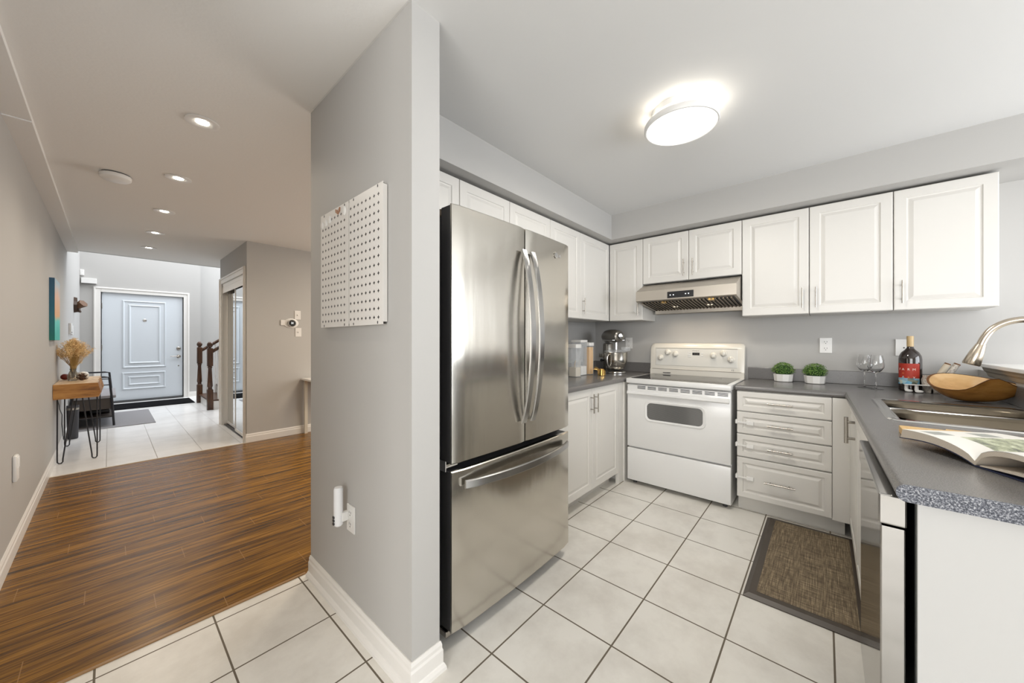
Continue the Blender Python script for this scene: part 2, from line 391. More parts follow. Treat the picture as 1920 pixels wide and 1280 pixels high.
def mould(x0, x1, z0, z1, wd=.03):
    mb = MB()
    def rg(i, y): return [(x0+i, y, z0+i), (x1-i, y, z0+i), (x1-i, y, z1-i), (x0+i, y, z1-i)]
    for s in (0, .085):
        mb.loops([rg(s, 10.582), rg(s+.004, 10.566), rg(s+.018, 10.560), rg(s+.034, 10.570), rg(s+.040, 10.582)], False, False)
    return mb
obj('panel_moulding', mould(.169, .806, .68, 2.052), M_DOOR, dr)
obj('panel_moulding', mould(.165, .80, .243, .595), M_DOOR, dr)
fr = frame((.485, 10.578, 1.655), EX, EZ, -EY)
mb = MB(); mb.m = fr; mb.lathe([(.03, 0), (.03, .006), (.022, .010)], seg=20); obj('peephole', mb, M_CHROME, dr, True)
mb = MB(); mb.m = frame((.998, 10.58, 1.066), EX, EZ, -EY); mb.lathe([(.036, 0), (.036, .012), (.028, .02), (.014, .022)], seg=20); mb.box(-.004, .004, -.014, .014, .02, .034); obj('deadbolt', mb, M_NICKEL, dr, True)
mb = MB(); mb.m = frame((.998, 10.58, .893), EX, EZ, -EY); mb.lathe([(.036, 0), (.036, .01), (.02, .016), (.012, .045)], seg=20); mb.tube([(0, 0, .045), (-.05, .002, .05), (-.13, .004, .048)], [.010, .009, .007], 10); obj('door_handle', mb, M_NICKEL, dr, True)
mb = MB(); mb.m = frame((.998, 10.58, .69), EX, EZ, -EY); mb.lathe([(.012, 0), (.012, .006)], seg=14); obj('keyhole_cover', mb, M_NICKEL, dr, True)
for z in (1.92, 1.10, .25): obj('hinge', MB().box(-.104, -.092, 10.565, 10.59, z-.055, z+.055, bev=.002), M_NICKEL, dr)
struct('trim_3', MB().box(-.10, 1.065, 10.50, 10.66, 0, .03), mat('threshold_metal', (.05, .05, .05), .4))
struct('trim_stair_return', MB().box(1.352, 1.358, 10.75, 10.85, 0, 5.2), M_WALL)

# closet: casing and two mirrored sliding doors
mb = casing(MB(), 'y', 5.275, 6.725, 2.15, 1.10, -1, .085); mb.box(1.10, 1.19, 5.36, 5.372, 0, 2.06).box(1.10, 1.19, 6.628, 6.64, 0, 2.06).box(1.10, 1.19, 5.36, 6.64, 2.01, 2.06).box(1.102, 1.108, 5.36, 6.64, 1.93, 2.01)
struct('trim_closet', mb, M_TRIM)
for i, (y0, y1, x) in enumerate(((5.375, 5.97, 1.118), (5.90, 6.625, 1.150))):
    d = struct('door_%d' % (3+i), MB().box(x, x+.02, y0, y0+.035, .02, 2.02).box(x, x+.02, y1-.035, y1, .02, 2.02).box(x, x+.02, y0+.035, y1-.035, .02, .055).box(x, x+.02, y0+.035, y1-.035, 1.985, 2.02), M_TRIM)
    obj('mirror_pane', MB().box(x+.004, x+.010, y0+.035, y1-.035, .055, 1.985), M_MIRROR, d)
struct('trim_closet_track', MB().box(1.112, 1.18, 5.375, 6.625, 0, .012), M_DARK)

# stairs
st = thing('staircase', 'white riser staircase with dark wood treads rising to the right behind the closet', 'stairs', (1.3, 8.8, 0))
for k in range(8):
    x0 = 1.19+.26*k if k else 1.19
    z = .175*(k+1)
    obj('riser', MB().box(x0+.012, x0+.26 if k < 7 else 4.15, 8.30, 9.31, 0 if k == 0 else z-.175, z-.028), M_TRIM, st)
    obj('tread', MB().box(x0-.014, x0+.262 if k < 7 else 4.15, 8.296, 9.314, z-.028, z, bev=.006), M_NEWEL, st)
def railing(y, label, rs):
    t = thing('stair_railing', label, 'railing', (1.19, y, 0), 0, 'stair railings')
    a = thing
    mb = MB().box(1.148, 1.232, y-.042, y+.042, 0, .36, bev=.004)
    mb.lathe([(.040, .36), (.030, .375), (.030, .40), (.040, .42), (.034, .55), (.026, .74), (.036, .76), (.028, .78)], 1.19, y, 0, 16)
    mb.box(1.15, 1.23, y-.04, y+.04, .78, 1.10, bev=.006)
    mb.lathe([(.036, 1.10), (.022, 1.115), (.040, 1.14), (.044, 1.165), (.034, 1.195), (.016, 1.215), (.004, 1.22)], 1.19, y, 0, 16)
    obj('newel_post', mb, M_NEWEL, t, True)
    sl = .175/.26
    mb = MB(); mb.tube([(1.22, y, 1.04), (2.9, y, 1.04+1.68*sl*1.1)], .028, 10); obj('handrail', mb, M_NEWEL, t, True)
    mk = MB()
    for k in range(5):
        xa = 1.235 if k == 0 else 1.19+.26*k
        mk.box(xa, 1.19+.26*(k+1), y-.034, y+.034, 0, .175*(k+1)-.022); obj('curb_cap', MB().box(xa-.006, 1.19+.26*(k+1), y-.042, y+.042, .175*(k+1)-.022, .175*(k+1), bev=.003), M_NEWEL, t)
    obj('curb', mk, M_TRIM, t)
    for k in range(9):
        x = 1.31+.13*k; zb = .175*(int((x-1.19)/.26)+1); zt = 1.04+(x-1.22)*sl*1.1-.02
        h = zt-zb; q = lambda r, f: (r, zb+h*f)
        mb = MB().lathe([q(.019, 0), q(.019, .25), q(.012, .27), q(.018, .30), q(.012, .33), q(.020, .45), q(.013, .62), q(.009, .80), q(.014, .83), q(.014, 1)], x, y, 0, 8)
        obj('baluster', mb, M_TRIM, t, True)
    return t
railing(8.25, 'dark oak newel post and handrail with white balusters, the nearer stair railing', 0)
railing(9.36, 'dark oak newel post and handrail with white balusters, the farther stair railing', 0)

# ================================================================== KITCHEN CABINETS
# --- upper cabinets on the stove wall (doors face -x)
UX = 3.32
def upper_stove(y0, y1, z0, doors, label, handles):
    """y0 > y1; doors = list of split positions"""
    t = thing('upper_cabinet', label, 'cabinet', (3.485, (y0+y1)/2, z0), 0, 'white upper cabinets')
    obj('body', MB().box(UX+.022, XW-.001, y1+.002, y0-.002, z0, 2.198), M_CAB, t)
    ds = [y0]+doors+[y1]
    for i in range(len(ds)-1):
        a, b = ds[i]-.0018, ds[i+1]+.0018
        d = obj('door', panel(a-b, 2.196-z0-.003, frame((UX, a, z0+.002), -EY, EZ, -EX)), M_CAB, t)
        h = handles[i]
        if h is not None:
            y = a-.035 if h == 'L' else b+.035
            obj('handle', pull((UX, y, z0+.115 if z0 < 1.6 else z0+.11), EZ, -EX, .145, .0045, .028), M_NICKEL, d, True)
    return t
upper_stove(1.6185, 1.282, 1.432, [], 'narrow white raised-panel cabinet in the corner left of the range hood', ['R'])
upper_stove(1.282, .49, 1.765, [.882], 'short two-door white cabinet right above the range hood', ['R', 'L'])
upper_stove(.49, .08, 1.432, [], 'white single-door upper cabinet just right of the range hood', ['R'])
upper_stove(.08, -.334, 1.432, [], 'middle white upper cabinet of the three right of the range hood', ['L'])
upper_stove(-.334, -.745, 1.432, [], 'last white upper cabinet at the right end, nearest the faucet', ['L'])
# --- upper cabinets on the fridge wall (doors face -y)
UY = 1.62
def upper_fridge(x0, x1, z0, splits, label, handles):
    t = thing('upper_cabinet', label, 'cabinet', ((x0+x1)/2, 1.78, z0), 0, 'white upper cabinets')
    obj('body', MB().box(x0+.002, x1-.002, UY+.022, YF-.001, z0, 2.198), M_CAB, t)
    ds = [x0]+splits+[x1]
    for i in range(len(ds)-1):
        a, b = ds[i]+.0018, ds[i+1]-.0018
        d = obj('door', panel(b-a, 2.196-z0-.003, frame((a, UY, z0+.002), EX, EZ, -EY)), M_CAB, t)
        h = handles[i]
        if h is not None:
            x = a+.035 if h == 'L' else b-.035
            obj('handle', pull((x, UY, z0+.115), EZ, -EY, .145, .0045, .028), M_NICKEL, d, True)
    return t
upper_fridge(.93, 1.818, 1.84, [1.371], 'short white two-door cabinet over the refrigerator', [None, None])
upper_fridge(1.818, 2.757, 1.432, [2.299], 'tall white two-door upper cabinet half hidden by the refrigerator', [None, None])
upper_fridge(2.757, 3.319, 1.432, [], 'white upper cabinet in the corner between refrigerator and range hood', ['L'])
# --- base cabinets under the canister counter (doors face -y)
t = thing('base_cabinet', 'white two-door base cabinet between the refrigerator and the stove', 'cabinet', (2.4, 1.62, 0))
obj('body', MB().box(1.80, 3.0, 1.352, 1.94, .10, .875).box(2.905, 3.0, 1.332, 1.36, 0, .875).box(3.0, 3.64, 1.32, 1.94, 0, .875), M_CAB, t)
obj('toe_kick', MB().box(1.80, 2.905, 1.42, 1.94, 0, .10), M_CABIN, t)
for a, b, h in ((1.99, 2.444, 'R'), (2.444, 2.903, 'L')):
    d = obj('door', panel(b-a-.004, .775, frame((a+.002, 1.33, .10), EX, EZ, -EY)), M_CAB, t)
    obj('handle', pull(((b-.03) if h == 'R' else (a+.034), 1.33, .762), EZ, -EY, .145, .005, .03), M_NICKEL, d, True)
# --- drawer unit right of the stove (faces -x)
t = thing('drawer_cabinet', 'white base cabinet with four drawers, right of the stove', 'cabinet', (3.34, .22, 0))
obj('body', MB().box(3.052, XW-.001, -.036, .478, .10, .875).box(3.035, 3.055, -.126, -.04, .10, .875), M_CAB, t)
obj('toe_kick', MB().box(3.095, XW-.001, -.10, .478, 0, .10), M_CABIN, t)
for z0, z1 in ((.731, .871), (.570, .724), (.402, .562), (.108, .394)):
    d = obj('drawer', panel(.516, z1-z0, frame((3.03, .478, z0), -EY, EZ, -EX), rail=.036, drawer=True), M_CAB, t)
    zc = (z0+z1)/2 if z1-z0 < .2 else (z0+z1)/2+.0
    obj('handle', pull((3.03, .225 if z1-z0 < .2 else .228, zc), EY, -EX, .14 if z1-z0 < .2 else .17, .0055, .032), M_NICKEL, d, True)
    if z0 < .7:
        lt = MB().box(3.018, 3.03, .375, .420, zc-.0-.014, zc+.014, bev=.004).box(3.022, 3.03, .42, .472, zc-.005, zc+.005)
        lt.box(3.015, 3.05, .472, .486, zc-.012, zc+.018, bev=.004)
        obj('child_latch', lt, M_WHITEP, d)
# --- sink base cabinet along the peninsula (doors face +y)
t = thing('sink_cabinet', 'white sink base cabinet between the drawer unit and the dishwasher', 'cabinet', (2.4, -.4, 0))
obj('body', MB().box(1.842, 3.03, -.70, -.140, .10, .72).box(1.842, 3.03, -.165, -.140, .72, .87).box(3.03, XW-.01, -.70, -.13, .10, .87).box(1.842, 1.862, -.70, -.14, .72, .87), M_CAB, t)
obj('toe_kick', MB().box(1.842, 3.09, -.70, -.19, 0, .10), M_CABIN, t)
for a, b in ((3.034, 2.436), (2.432, 1.844)):
    d = obj('door', panel(a-b, .765, frame((a, -.120, .105), -EX, EZ, EY)), M_CAB, t)
    if a > 3: obj('handle', pull((2.53, -.120, .775), EZ, EY, .135, .009, .034, .62), M_NICKEL, d, True)
# --- dishwasher
t = thing('dishwasher', 'stainless steel dishwasher at the near end of the peninsula', 'dishwasher', (1.52, -.4, 0))
obj('tub', MB().box(1.236, 1.836, -.70, -.158, .02, .862), M_BLACK, t)
d = obj('door', MB().box(1.232, 1.836, -.144, -.102, .105, .795, bev=.003), M_STEELM, t)
obj('control_panel', MB().box(1.228, 1.838, -.146, -.098, .800, .872, bev=.004), M_STEELM, t)
obj('kick_plate', MB().box(1.25, 1.82, -.20, -.175, 0, .10), M_BLACK, t)
# --- peninsula end panel
tag(obj('end_panel', MB().box(1.212, 1.232, -.735, -.159, 0, .875, bev=.001), mat('white_end_panel', (.53, .53, .525), .35)), 'plain white vertical end panel closing the near end of the peninsula', 'panel')
# --- worktops
def top_slab(mb, poly, z0=.876, z1=.914, r=.012):
    """polygon slab with rounded over edge; poly counter-clockwise"""
    n = len(poly)
    def off(d):
        out = []
        for i in range(n):
            p0, p1, p2 = Vector(poly[i-1]), Vector(poly[i]), Vector(poly[(i+1) % n])
            e1 = (p1-p0).normalized(); e2 = (p2-p1).normalized(); n1 = Vector((-e1.y, e1.x)); n2 = Vector((-e2.y, e2.x))
            b = (n1+n2); b = b/(1+n1.dot(n2)) if (1+n1.dot(n2)) > .05 else n1
            out.append(p1+b*d)
        return out
    st = []
    for k in range(5):
        a = PI/2*k/4; st.append((r*(1-math.sin(a)), z0+r*(1-math.cos(a))))
    for k in range(5):
        a = PI/2*k/4; st.append((r*(1-math.cos(a)), z1-r*(1-math.sin(a))))
    mb.loops([[(p.x, p.y, z) for p in off(d)] for d, z in st]); return mb
wt = thing('worktop', 'grey laminate worktop with backsplash in the corner behind the canisters', 'worktop', (2.7, 1.6, .876))
mb = top_slab(MB(), [(1.80, 1.31), (3.02, 1.31), (XW-.004, 1.31), (XW-.004, YF-.004), (1.80, YF-.004)], r=.014)
obj('slab', mb, M_LAM, wt, True)
mb = MB().box(1.80, XW-.022, YF-.022, YF-.001, .914, 1.012, bev=.003).box(XW-.022, XW-.001, 1.30, YF-.001, .914, 1.012, bev=.003)
obj('backsplash', mb, M_LAM, wt)
wt = thing('worktop', 'long grey laminate worktop with the sink, ending in a speckled edge', 'worktop', (2.4, -.4, .876))
# slab built around the sink cut-out (2.11..2.79 x -.705..-.20)
SX0, SX1, SY0, SY1 = 2.125, 2.795, -.69, -.215
def ptop(mb):
    r = .016
    outer = [(1.19, -.735), (1.19, -.123), (3.055, -.096), (3.02, .486), (XW-.004, .486), (XW-.004, -.735)]
    return mb
mb = MB()
Z0, Z1 = .876, .914
def rr_edge(mb, p0, p1, nrm, r=.017):     # rounded front lip strip along p0-p1, pointing nrm
    p0 = Vector((*p0, 0)); p1 = Vector((*p1, 0)); n = Vector((*nrm, 0)); hh = (Z1-Z0)/2
    prof = [(0, Z1)]+[(hh*.9*math.sin(PI*k/10), (Z0+Z1)/2+hh*math.cos(PI*k/10)) for k in range(11)]+[(0, Z0)]
    mb.loops([[p0+n*q+EZ*z for q, z in prof], [p1+n*q+EZ*z for q, z in prof]])
e = .017
mb.prism([(1.192, -.735), (1.192, -.123-e), (SX0, -.1095-e), (SX0, -.735)], 'z', Z0, Z1)
mb.prism([(SX0, SY1), (SX0, -.1095-e), (SX1, -.0998-e), (SX1, SY1)], 'z', Z0, Z1)
mb.prism([(SX0, -.735), (SX0, SY0), (SX1, SY0), (SX1, -.735)], 'z', Z0, Z1)
mb.prism([(SX1, -.735), (SX1, -.0998-e), (3.055+.012, -.096-e), (3.02+e, .486), (XW-.002, .486), (XW-.002, -.735)], 'z', Z0, Z1)
rr_edge(mb, (1.192, -.123-e), (3.062, -.096-e), (0, 1)); rr_edge(mb, (3.02+e, .486), (3.060, -.105), (-1, 0))
obj('slab', mb, M_LAM, wt, True)
prof = [(-.735, Z0), (-.735, Z1)]+[(-.123-e+.0171*math.sin(PI*k/10), (Z0+Z1)/2+.019*math.cos(PI*k/10)) for k in range(11)]
obj('end_edge', MB().prism(prof, 'x', 1.186, 1.192), M_LAMEND, wt, label='blue-grey speckled end edge')
mb = MB().box(XW-.022, XW-.001, -.735, .49, Z1, 1.012, bev=.003).box(1.2, XW-.022, -.734, -.716, Z1, 1.012, bev=.003)
obj('backsplash', mb, M_LAM, wt)
# --- sink
sk = thing('sink', 'double-bowl stainless steel sink set in the peninsula worktop', 'sink', (2.46, -.45, .914))
def rrect(x0, x1, y0, y1, r, z, seg=5):
    out = []
    for cx, cy, a0 in ((x1-r, y1-r, 0), (x0+r, y1-r, PI/2), (x0+r, y0+r, PI), (x1-r, y0+r, 3*PI/2)):
        for k in range(seg+1):
            a = a0+PI/2*k/seg; out.append((cx+r*math.cos(a), cy+r*math.sin(a), z))
    return out
B1 = (2.145, 2.455, -.68, -.235); B2 = (2.50, 2.785, -.68, -.235)
mb = MB()
o1 = rrect(2.105, 2.82, -.705, -.195, .05, .9145); o2 = rrect(2.110, 2.815, -.700, -.200, .05, .9195); o3 = rrect(2.122, 2.803, -.688, -.212, .045, .9185)
mb.loops([o1, o2, o3], False, False)
# rim plate with two openings: fill by strips
mb.box(2.124, 2.80, -.690, -.681, .908, .9182).box(2.124, 2.80, -.234, -.212, .908, .9182).box(2.456, 2.499, -.682, -.232, .906, .9182, bev=.002).box(2.120, 2.146, -.66, -.25, .908, .9182).box(2.784, 2.804, -.66, -.25, .908, .9182)
obj('rim', mb, M_CHROME, sk, True)
for bx in (B1, B2):
    mb = MB(); x0, x1, y0, y1 = bx
    mb.loops([rrect(x0-.008, x1+.008, y0-.008, y1+.008, .09, .9186), rrect(x0, x1, y0, y1, .085, .914), rrect(x0+.006, x1-.006, y0+.006, y1-.006, .085, .90), rrect(x0+.018, x1-.018, y0+.018, y1-.018, .07, .76), rrect(x0+.04, x1-.04, y0+.04, y1-.04, .05, .745), rrect(x0+.11, x1-.11, y0+.11, y1-.11, .03, .742)], False, True)
    bo = obj('bowl', mb, M_SINK, sk, True)
    obj('drain', MB().lathe([(.042, .7425), (.042, .7445), (.036, .7450), (.030, .743), (.006, .7425)], (x0+x1)/2, (y0+y1)/2, 0, 24), M_CHROME, bo, True)
# --- faucet
fc = thing('faucet', 'brushed nickel gooseneck faucet arching over the sink', 'faucet', (2.46, -.712, .914))
fp = [(2.46, -.700, .95), (2.46, -.700, 1.20), (2.46, -.695, 1.245), (2.46, -.680, 1.285), (2.46, -.655, 1.310), (2.46, -.622, 1.324), (2.46, -.588, 1.322), (2.46, -.556, 1.308), (2.46, -.530, 1.284), (2.46, -.513, 1.252), (2.46, -.503, 1.222)]
def smooth(P, n=5):
    P = [Vector(p) for p in P]; out = []
    for i in range(len(P)-1):
        a, b, c, d = P[max(i-1, 0)], P[i], P[i+1], P[min(i+2, len(P)-1)]
        for k in range(n):
            t_ = k/n; out.append(.5*((2*b)+(c-a)*t_+(2*a-5*b+4*c-d)*t_*t_+(3*b-a-3*c+d)*t_**3))
    return out+[P[-1]]
fp = smooth(fp)
obj('spout', MB().tube(fp, .0130, 14), M_FAUCET, fc, True)
e = Vector((2.46, -.503, 1.222)); dn = Vector((0, .028, -.090)).normalized()
obj('spray_head', MB().tube([e, e+dn*.008, e+dn*.035, e+dn*.086, e+dn*.091], [.0148, .0160, .0210, .0265, .024], 20), M_FAUCET, fc, True)
mb = MB().lathe([(.028, 0), (.028, .012), (.020, .03), (.016, .05)], 2.46, -.700, .918, 20); obj('base', mb, M_FAUCET, fc, True)
obj('lever', MB().tube([(2.44, -.700, 1.0), (2.415, -.700, 1.005), (2.37, -.700, 1.03)], [.010, .007, .006], 10), M_FAUCET, fc, True)

# ================================================================== STOVE
t = thing('stove', 'white electric range with glass cooktop and oven window', 'stove', (3.3, .9, 0))
Y0, Y1 = .506, 1.294
obj('body', MB().box(3.03, 3.61, Y0+.004, Y1-.004, .03, .868), M_STOVEW, t)
mb = MB().box(2.975, 3.60, Y0-.002, Y1+.002, .872, .914, bev=.008)
obj('cooktop_frame', mb, M_STOVEW, t, True)
obj('cooktop_glass', MB().box(3.01, 3.545, Y0+.03, Y1-.03, .905, .9165, bev=.001), M_BLKGLASS, t)
burn = mat('burner_ring', (.07, .07, .07), .3)
for x, y, r in ((3.15, .72, .10), (3.15, 1.09, .075), (3.40, .72, .075), (3.40, 1.09, .10)):
    mb = MB(); mb.loops([[(x+rr*math.cos(2*PI*i/40), y+rr*math.sin(2*PI*i/40), .9168) for i in range(40)] for rr in (r, r-.003)], False, False); obj('burner_ring', mb, burn, t)
d = obj('oven_door', MB().box(2.992, 3.028, Y0+.003, Y1-.003, .325, .862, bev=.006), M_STOVEW, t, True)
def rr_yz(y0, y1, z0, z1, r, x, seg=6): return [(x, p[0], p[1]) for p in rrect(y0, y1, z0, z1, r, 0, seg)]
mb = MB(); mb.loops([rr_yz(.672, 1.140, .560, .735, .045, 2.993), rr_yz(.676, 1.136, .564, .731, .042, 2.986), rr_yz(.690, 1.122, .576, .719, .036, 2.986), rr_yz(.696, 1.116, .581, .714, .034, 2.990)], False, False); obj('window_trim', mb, M_STOVEW, d, True)
mb = MB(); mb.loops([rr_yz(.692, 1.120, .578, .717, .034, 2.9905), rr_yz(.692, 1.120, .578, .717, .034, 2.9885)]); obj('window_pane', mb, M_OVEN, d)
# towel-bar handle moulded along the top of the door
mb = MB().prism([(2.992, .812), (2.980, .810), (2.968, .800), (2.966, .786), (2.974, .776), (2.992, .782)], 'y', Y0+.01, Y1-.01); obj('handle', mb, M_STOVEW, d, True)
for k in range(8):
    yc = 1.20-.0865*k-.034
    mb = MB()
    for j in range(3): mb.box(2.9905, 2.993, yc-.034, yc+.034, .828+.0095*j, .8325+.0095*j)
    obj('vent_slot', mb, M_DARK, d)
obj('storage_drawer', MB().box(2.992, 3.028, Y0+.003, Y1-.003, .034, .312, bev=.006), M_STOVEW, t, True)
for y in (Y0+.05, Y1-.05):
    for x in (3.05, 3.55): obj('foot', MB().lathe([(.016, 0), (.016, .045)], x, y, 0, 10), M_DARK, t)
# backguard
prof = [(3.585, .895), (3.545, .895), (3.545, .965), (3.550, .970), (3.562, 1.165), (3.575, 1.198), (3.595, 1.213), (3.625, 1.213), (3.625, .895)]
mb = MB()
rings = []
for y, s in ((Y0, .94), (Y0+.012, .985), (Y0+.04, 1.0), (Y1-.04, 1.0), (Y1-.012, .985), (Y1, .94)):
    rings.append([(x if s == 1 else 3.60+(x-3.60)*(1 if z < .97 else s), y, .895+(z-.895)*s) for x, z in prof])
mb.loops(rings); bg_ = obj('backguard', mb, M_CREAMP, t, True)
obj('seam', MB().box(3.5435, 3.56, Y0+.02, Y1-.02, .964, .968), mat('seam_shadow_gap', (.22, .2, .17), .6), bg_)
def bgx(z): return 3.550+(z-.970)*(.012/.195)
CP = mat('control_panel_film', (.66, .645, .60), .3)
mb = MB(); mb.loops([[(bgx(1.000)-.0005, .555, 1.0), (bgx(1.0)-.0005, 1.245, 1.0), (bgx(1.16)-.0005, 1.245, 1.16), (bgx(1.16)-.0005, .555, 1.16)], [(bgx(1.0)-.002, .56, 1.003), (bgx(1.0)-.002, 1.24, 1.003), (bgx(1.16)-.002, 1.24, 1.157), (bgx(1.16)-.002, .56, 1.157)]]); obj('control_panel', mb, CP, bg_)
obj('top_groove', MB().box(3.558, 3.561, Y0+.05, Y1-.05, 1.1655, 1.1675), mat('groove_grey', (.35, .33, .30), .6), bg_)
for y, z in ((1.195, 1.075), (1.130, 1.127), (1.060, 1.112), (.740, 1.105), (.660, 1.126), (.604, 1.073)):
    mb = MB(); mb.m = frame((bgx(z)-.002, y, z), -EY, EZ, -EX); mb.lathe([(.028, 0), (.027, .006), (.022, .010), (.020, .026), (.016, .029)], seg=20); mb.box(-.004, .004, -.019, .019, .025, .034, bev=.002)
    obj('control_knob', mb, M_CREAMP, bg_, True)
obj('clock_display', MB().box(bgx(1.12)-.0032, bgx(1.12)-.001, .852, .912, 1.104, 1.128), M_BLACK, bg_)
obj('display_digits', text_mb('88:88', .016, frame((bgx(1.12)-.0034, .882, 1.116), -EY, EZ, -EX), .0001, spacing=1.1), mat('dim_segments', (.10, .08, .06), .5), bg_)
for (y, z) in ((.945, 1.125), (.930, 1.125), (.945, 1.107), (.930, 1.107), (.832, 1.121), (.832, 1.098), (.945, 1.09), (.930, 1.09)):
    obj('button', MB().box(bgx(z)-.0045, bgx(z)-.001, y-.006, y+.006, z-.005, z+.005, bev=.001), M_STOVEW, bg_)
obj('maker_lettering', text_mb('Whirlpool', .014, frame((bgx(1.143)-.0025, .885, 1.145), -EY, EZ, -EX), .0001), mat('grey_print', (.25, .24, .22), .5), bg_)
for y in (.597, .585):
    for z in (.985, .977): obj('lamp_print', MB().box(bgx(z)-.0012, bgx(z)-.0002, y-.0022, y+.0022, z-.002, z+.002), M_DARK, bg_)
obj('oven_vent', MB().box(3.538, 3.546, 1.10, 1.17, .928, .934, bev=.002), M_DARK, bg_)

# ================================================================== RANGE HOOD
t = thing('range_hood', 'stainless steel range hood with black touch panel over the stove', 'range hood', (3.4, .88, 1.50))
HY0, HY1 = .497, 1.272
prof = [(3.33, 1.755), (3.135, 1.675), (3.135, 1.590), (3.145, 1.585), (3.60, 1.530), (3.645, 1.530), (3.645, 1.755)]
mb = MB().loops([[(x, HY0, z) for x, z in prof], [(x, HY1, z) for x, z in prof]]) and None
mb = MB(); mb.loops([[(x, HY0, z) for x, z in prof], [(x, HY1, z) for x, z in prof]]); hb = obj('canopy', mb, M_STEELH, t)
def undz(x): return 1.585+(x-3.145)*(-.055/.455)
mb = MB().prism([(3.165, undz(3.165)-.001), (3.56, undz(3.56)-.001), (3.56, undz(3.56)+.01), (3.165, undz(3.165)+.01)], 'y', HY0+.02, HY1-.02); ft = obj('filter_tray', mb, M_BLACK, t)
mb = MB()
for k in range(26):
    y = HY0+.035+k*.0277
    mb.prism([(3.18, undz(3.18)-.001), (3.18, undz(3.18)-.010), (3.55, undz(3.55)-.010), (3.55, undz(3.55)-.001)], 'y', y, y+.011)
obj('baffle_filter', mb, mat('filter_steel', (.22, .18, .13), .35, 1.), ft)
for y in (1.05, .68):
    mb = MB().prism([(3.185, undz(3.185)-.012), (3.225, undz(3.225)-.012), (3.225, undz(3.225)-.001), (3.185, undz(3.185)-.001)], 'y', y-.022, y+.022); obj('filter_latch', mb, M_BRASS, ft)
mb = MB().prism([(3.57, 1.534), (3.575, 1.500), (3.60, 1.495), (3.645, 1.510), (3.645, 1.534)], 'y', HY0+.003, HY1-.02); obj('grease_trough', mb, M_STEELH, t)
tp = obj('touch_panel', MB().box(3.131, 3.1355, .795, 1.000, 1.598, 1.652, bev=.001), M_BLACK, t)
for y in (.975, .950): obj('indicator', MB().box(3.130, 3.1315, y-.0035, y+.0035, 1.620, 1.627), M_LED, tp)
for y in (.855, .832): obj('indicator', MB().box(3.130, 3.1315, y-.0035, y+.0035, 1.622, 1.629), M_LED, tp)
for y in (1.02, .74):
    x = 3.42
    mb = MB(); mb.lathe([(.022, 0), (.022, .004)], x, y, undz(x)-.006, 16); obj('hood_lamp', mb, mat('hood_lamp_glass', (1, 1, 1), .4, emit=1.5, ecol=WARM), t)
    l = bpy.data.lights.new('hood_lamp_light', 'SPOT'); l.energy = 3.6; l.color = WARM; l.spot_size = 2.9; l.spot_blend = 1.; l.shadow_soft_size = .05
    o = bpy.data.objects.new('hood_lamp_light', l); C.objects.link(o); o.location = (x, y, undz(x)-.03)

# ================================================================== REFRIGERATOR
t = thing('refrigerator', 'stainless steel french-door refrigerator with bottom freezer drawer', 'refrigerator', (1.335, 1.5, 0))
FX0, FX1, FYF = .905, 1.765, 1.10
obj('body', MB().box(FX0+.004, FX1-.004, 1.195, 1.90, .035, 1.755, bev=.004), M_DARK, t)
def bowed(x0, x1, z0, z1, bow=.012, cx=None, half=None, n=14):
    cx = (FX0+FX1)/2; half = (FX1-FX0)/2
    top = []
    for k in range(n+1):
        x = x0+(x1-x0)*k/n; d = FYF+bow*((x-cx)/half)**2
        e = min(x-x0, x1-x)
        if e < .008: d += .006*(1-e/.008)
        top.append((x, d))
    poly = top+[(x1, 1.128), (x0, 1.128)]
    mb = MB(); mb.loops([[(p[0], p[1]+(.004 if i <= n else 0), z0) for i, p in enumerate(poly)], [(p[0], p[1], z0+.004) for p in poly], [(p[0], p[1], z1-.004) for p in poly], [(p[0], p[1]+(.004 if i <= n else 0), z1) for i, p in enumerate(poly)]])
    return mb
SP = 1.352
dl = obj('left_door', bowed(FX0, SP-.004, .742, 1.79), M_STEEL, t, True)
drr = obj('right_door', bowed(SP+.004, FX1, .742, 1.79), M_STEEL, t, True)
fz = obj('freezer_drawer', bowed(FX0, FX1, .062, .712), M_STEEL, t, True)
for par, x0, x1, z0, z1 in ((dl, FX0, SP-.004, .742, 1.79), (drr, SP+.004, FX1, .742, 1.79), (fz, FX0, FX1, .062, .712)):
    obj('liner', MB().box(x0+.001, x1-.001, 1.1285, 1.188, z0+.003, z1-.003, bev=.002), M_DARK, par)
def ribbon(pts, w, th, side, nrm=None):
    """flat bar handle through pts; w along side"""
    mb = MB(); side = Vector(side).normalized(); R = []
    pts = [Vector(p) for p in pts]
    for i, p in enumerate(pts):
        tg = (pts[min(i+1, len(pts)-1)]-pts[max(i-1, 0)]).normalized(); n = tg.cross(side).normalized()
        R.append([p+side*a*w/2+n*b*th/2 for a, b in ((-1, -.5), (-.8, -1), (.8, -1), (1, -.5), (1, .5), (.8, 1), (-.8, 1), (-1, .5))])
    mb.loops(R); return mb
def door_handle(x, dx):
    pts = []
    for k in range(17):
        s = k/16; z = 1.675-.83*s; b = math.sin(PI*s)
        pts.append((x+dx*b, 1.085-.058*b**.75, z))
    mb = ribbon(pts, .036, .012, (1, 0, 0)); return mb
M_HAND = steel('handle_steel', (.40, .395, .385), .24, 'x', .03)
obj('door_handle', door_handle(SP-.034, .0), M_HAND, dl, True)
obj('door_handle', door_handle(SP+.034, .0), M_HAND, drr, True)
pts = []
for k in range(17):
    s = k/16; b = math.sin(PI*s); pts.append((FX0+.05+(FX1-FX0-.10)*s, 1.092-.055*b**.75, .655))
obj('drawer_handle', ribbon(pts, .034, .014, (0, 0, 1)), M_HAND, fz, True)
BRP = mat('brown_plastic', (.16, .12, .08), .5)
